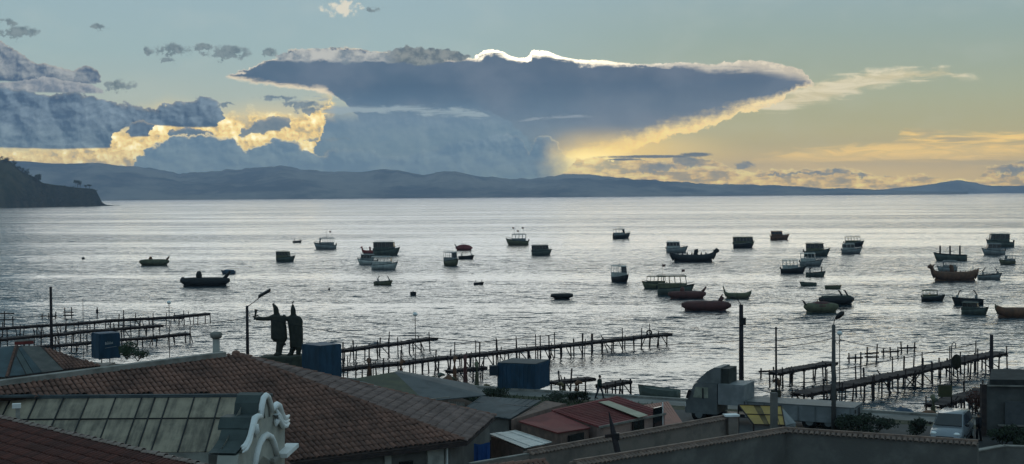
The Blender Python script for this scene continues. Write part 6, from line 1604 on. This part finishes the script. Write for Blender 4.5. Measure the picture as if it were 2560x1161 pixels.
cb_ = empty('brick_flue', (cpst.x, cpst.y, GZ), .2, 'dark square brick flue rising in front of the yellow stall', 'chimney')
MB().box((0, 0, 1.75), (.34, .34, at_y(1935, 1019, 80.5).z - GZ + .0 - 0.0 if False else 3.5)).build('shaft', M_adobe2, cb_)
# ------------------------------------------------------------------ broken leaning pole in the yard
pa, pb = at_y(1546, 1140, 66.0), at_y(1522, 1030, 66.5)
bp = empty('broken_pole', (pa.x, pa.y, 0), 0, 'broken leaning wooden pole with a short cross piece in the yard', 'pole')
lo = lambda p: V3(p.x - pa.x, p.y - pa.y, p.z)
d_ = (pb - pa); foot = pa - d_ * .35
MB().path([lo(foot), lo(pa), lo(pa.lerp(pb, .5)), lo(pa.lerp(pb, .8)), lo(pb)], [.16, .15, .14, .07, .02], 7).build('shaft', M_polewood, bp)
c = lo(pa.lerp(pb, .42)); MB().bar(c + V3(-.45, 0, .05), c + V3(.2, 0, .12), .12, .16).build('cross_piece', M_wood, bp)
MB().box(c + V3(.12, -.05, .05), (.22, .2, .34)).build('bracket', M_black, bp)
# picket fence behind the big roof
pf = empty('picket_fence', (0, 0, 0), 0, 'short pale picket fence behind the right slope of the big roof', 'fence')
f0_, f1_ = at_y(1122, 1012, 86), at_y(1160, 1016, 85.4)
for i in range(9):
    p = f0_.lerp(f1_, i / 8); MB().box((p.x, p.y, p.z - .05), (.06, .04, .55)).build('picket', M_cement, pf)
for dz in (-.1, .1): MB().bar(f0_ + V3(0, .03, dz - .05), f1_ + V3(0, .03, dz - .05), .04, .05).build('rail', M_cement, pf)
f2_ = at_y(1062, 1000, 87.5); MB().bar(f2_, at_y(1125, 993, 88), .08, .08).build('rail', M_cement, pf)
# ------------------------------------------------------------------ beached pedal boats and tarps
def swan(px, t, h, label, m, yaw=0.0, kind='swan'):
    p = prom_xy(px, t); zg = .55; e = empty('pedal_boat', V3(p.x, p.y, zg), yaw, label, 'pedal boat', 'pedal boats drawn up on the beach')
    MB().loft([[(x_, y_ * w_, z_) for (y_, z_) in ((-.6, .5), (-.45, .05), (.45, .05), (.6, .5), (0, .62))] for x_, w_ in ((-1.2, .5), (-.7, 1), (.5, 1), (1.2, .45))]).build('hull', m, e, True)
    MB().box((-.2, 0, .75), (.7, .9, .4)).build('seat', BM['grey'], e)
    if kind == 'swan':
        MB().path([(.9, 0, .4), (1.05, 0, .9), (.92, 0, h * .7), (.95, 0, h * .92), (1.1, 0, h), (1.3, 0, h * .97), (1.48, 0, h * .93)], [.26, .20, .15, .15, .17, .12, .04], 8).build('neck', m, e, True)
        MB().path([(-1.0, 0, .5), (-1.35, 0, .8), (-1.5, 0, 1.0)], [.25, .14, .03], 7).build('tail', m, e, True)
    return e
swan(1068, -3.5, 1.7, 'dark pedal boat with low head, leftmost on the central beach', BM['green'], .3)
swan(1124, -4.5, 3.0, 'tall brown pedal boat left of the paired necks on the beach', BM['brown'], 1.2)
swan(1156, -4.0, 3.2, 'maroon-necked pedal boat in the middle of the beach group', BM['maroon'], 1.4)
swan(1200, -3.2, 2.8, 'olive pedal boat nearest the central kiosk on its left', BM['olive'], 1.9)
swan(1094, -2.5, 1.6, 'squat olive pedal boat in front of the tall brown one', BM['olive'], .1)
swan(1180, -1.6, 1.3, 'pale low pedal boat at the kerb left of the kiosk', BM['reed'], .2)
swan(1412, -2.2, 1.9, 'brown pedal boat right beside the central kiosk', BM['brown'], .4)
swan(1432, -4.2, 1.5, 'pale pedal boat behind the brown one by the kiosk', BM['reed'], 2.6)
swan(1976, -1.2, 3.1, 'brown duck-headed pedal boat above the truck body', BM['brown'], 2.4)
swan(930, -5.0, 2.4, 'olive pedal boat below the long central pier', BM['brown'], 2.0)
swan(985, -5.0, 2.4, 'brown pedal boat beyond the grey hipped roof', BM['brown'], 1.0)
swan(2308, -3.0, 2.0, 'dark pedal boat on the beach left of the hanging sign', BM['green'], .5)
swan(2345, -2.2, 2.3, 'upright olive pedal boat under the hanging sign', BM['olive'], 1.6)
def heap(px, t, w, h, label, m, dep=1.4):
    p = prom_xy(px, t); e = empty('covered_boat', V3(p.x, p.y, .75), math.atan2(PU.y, PU.x), label, 'covered boat', 'boats covered on the beach')
    rk = random.Random(int(px)); rings = []
    for i in range(9):
        x_ = -w / 2 + w * i / 8; f_ = math.sin(math.pi * (i + .35) / 8.7) ** .6
        rings.append([(x_, math.cos(a) * dep * .5 * f_, max(0, math.sin(a)) * h * f_ * (1 + rk.uniform(-.18, .18))) for a in [math.pi * j / 8 for j in range(9)]])
    MB().loft(rings).build('cover', m, e, True)
    MB().path([(-w * .45, -dep * .45, .12), (0, -dep * .52, .10), (w * .45, -dep * .45, .12)], .05, 5).build('rope', M_cement, e)
    return e
heap(1085, -1.8, 2.6, 1.5, 'olive covered boat left of the tall pedal boats', BM['olive'])
heap(1118, -1.5, 2.4, 1.7, 'brown covered boat under the tall pedal boats', BM['brown'])
heap(1150, -1.4, 2.2, 1.4, 'dark brown covered boat at the kerb below the maroon neck', BM['maroon'])
heap(1212, -1.8, 1.8, 1.1, 'low green covered boat touching the kiosk on its left', BM['green'])
heap(1455, -1.6, 2.8, .9, 'green covered boat between the kiosk and the walking person', BM['green'])
heap(1484, -2.6, 2.0, .9, 'blue-grey covered boat behind the walking person', BM['blue'])
heap(1545, -1.2, 3.2, .8, 'brown covered boat right of the walking person', BM['brown'])
heap(1590, -2.4, 2.2, 1.2, 'grey-blue covered boat touching the green hull', BM['blue'])
heap(1720, -1.5, 3.0, 1.1, 'dark covered boat just left of the truck cab', BM['green'])
heap(2220, -4.0, 4.6, .7, 'long dark covered boat on the right beach', BM['green'])
heap(2262, -3.0, 2.6, 1.2, 'blue-grey tarp over a boat left of the car roof', BM['blue'])
heap(2330, -1.2, 3.0, 1.3, 'brown canvas heap above the car bonnet', BM['brown'])
heap(2110, -2.0, 2.4, 1.0, 'green tarp heap at the foot of the concrete lamp', mat('tarp_green', (.04, .09, .05), .7))
# green hull on trestles
p = prom_xy(1645, -1.5); gh = empty('beached_hull', V3(p.x, p.y, .8), math.atan2(PU.y, PU.x) + math.pi, 'dark green boat hull propped on trestles on the beach', 'boat')
o = hull_mb(3.2, 1.3, .95, 1.2, .2).build('hull', BM['green'], gh, True); o.location = (0, 0, .75)
for x_ in (-.9, .8):
    for sd in (-1, 1): MB().bar((x_, sd * .5, 0), (x_, sd * .2, .75), .1, .1).build('trestle_leg', M_cement, gh)
p = prom_xy(1690, -1.0); wp = empty('rowing_dinghy', V3(p.x, p.y, .9), .4, 'small grey dinghy between the green hull and the truck', 'boat')
hull_mb(2.4, 1.0, .5, .7).build('hull', BM['grey'], wp, True); MB().box((0, 0, .45), (.2, .8, .05)).build('thwart', BM['olive'], wp)
# tyre fender and post on the end of the long pier
p = at_z(1623, 832, 1.6); tf = empty('tyre_fender', V3(p.x, p.y, 1.6), 0, 'old tyre hung on a post near the end of the long pier', 'tyre')
MB().path([(math.cos(a) * .26, 0, math.sin(a) * .26) for a in [2 * math.pi * i / 16 for i in range(17)]], .09, 7, caps=False).build('tyre', M_rubber, tf, True)
MB().tube((.05, 0, -1.2), (.05, 0, 1.0), .05).build('post', M_wood, tf)
# ------------------------------------------------------------------ haze
m_haze = bpy.data.materials.new('haze_air'); m_haze.use_nodes = True
nt = m_haze.node_tree; nt.nodes.clear()
pv = nt.nodes.new('ShaderNodeVolumePrincipled'); ho = nt.nodes.new('ShaderNodeOutputMaterial')
pv.inputs['Color'].default_value = (0.52, 0.70, 1.0, 1); pv.inputs['Density'].default_value = 0.95e-4; pv.inputs['Anisotropy'].default_value = 0.45
nt.links.new(pv.outputs[0], ho.inputs['Volume'])
m_haze.cycles.homogeneous_volume = True
x0, x1, y0, y1, z0, z1 = -14200, 14200, -4200, 16200, -1.6, 345
hv = [(x0, y0, z0), (x1, y0, z0), (x1, y1, z0), (x0, y1, z0), (x0, y0, z1), (x1, y0, z1), (x1, y1, z1), (x0, y1, z1)]
tag(mesh_obj('haze', hv, [(0, 3, 2, 1), (4, 5, 6, 7), (0, 1, 5, 4), (1, 2, 6, 5), (2, 3, 7, 6), (3, 0, 4, 7)], m_haze), 'thin blue haze hanging over the whole lake', 'haze', kind='stuff')
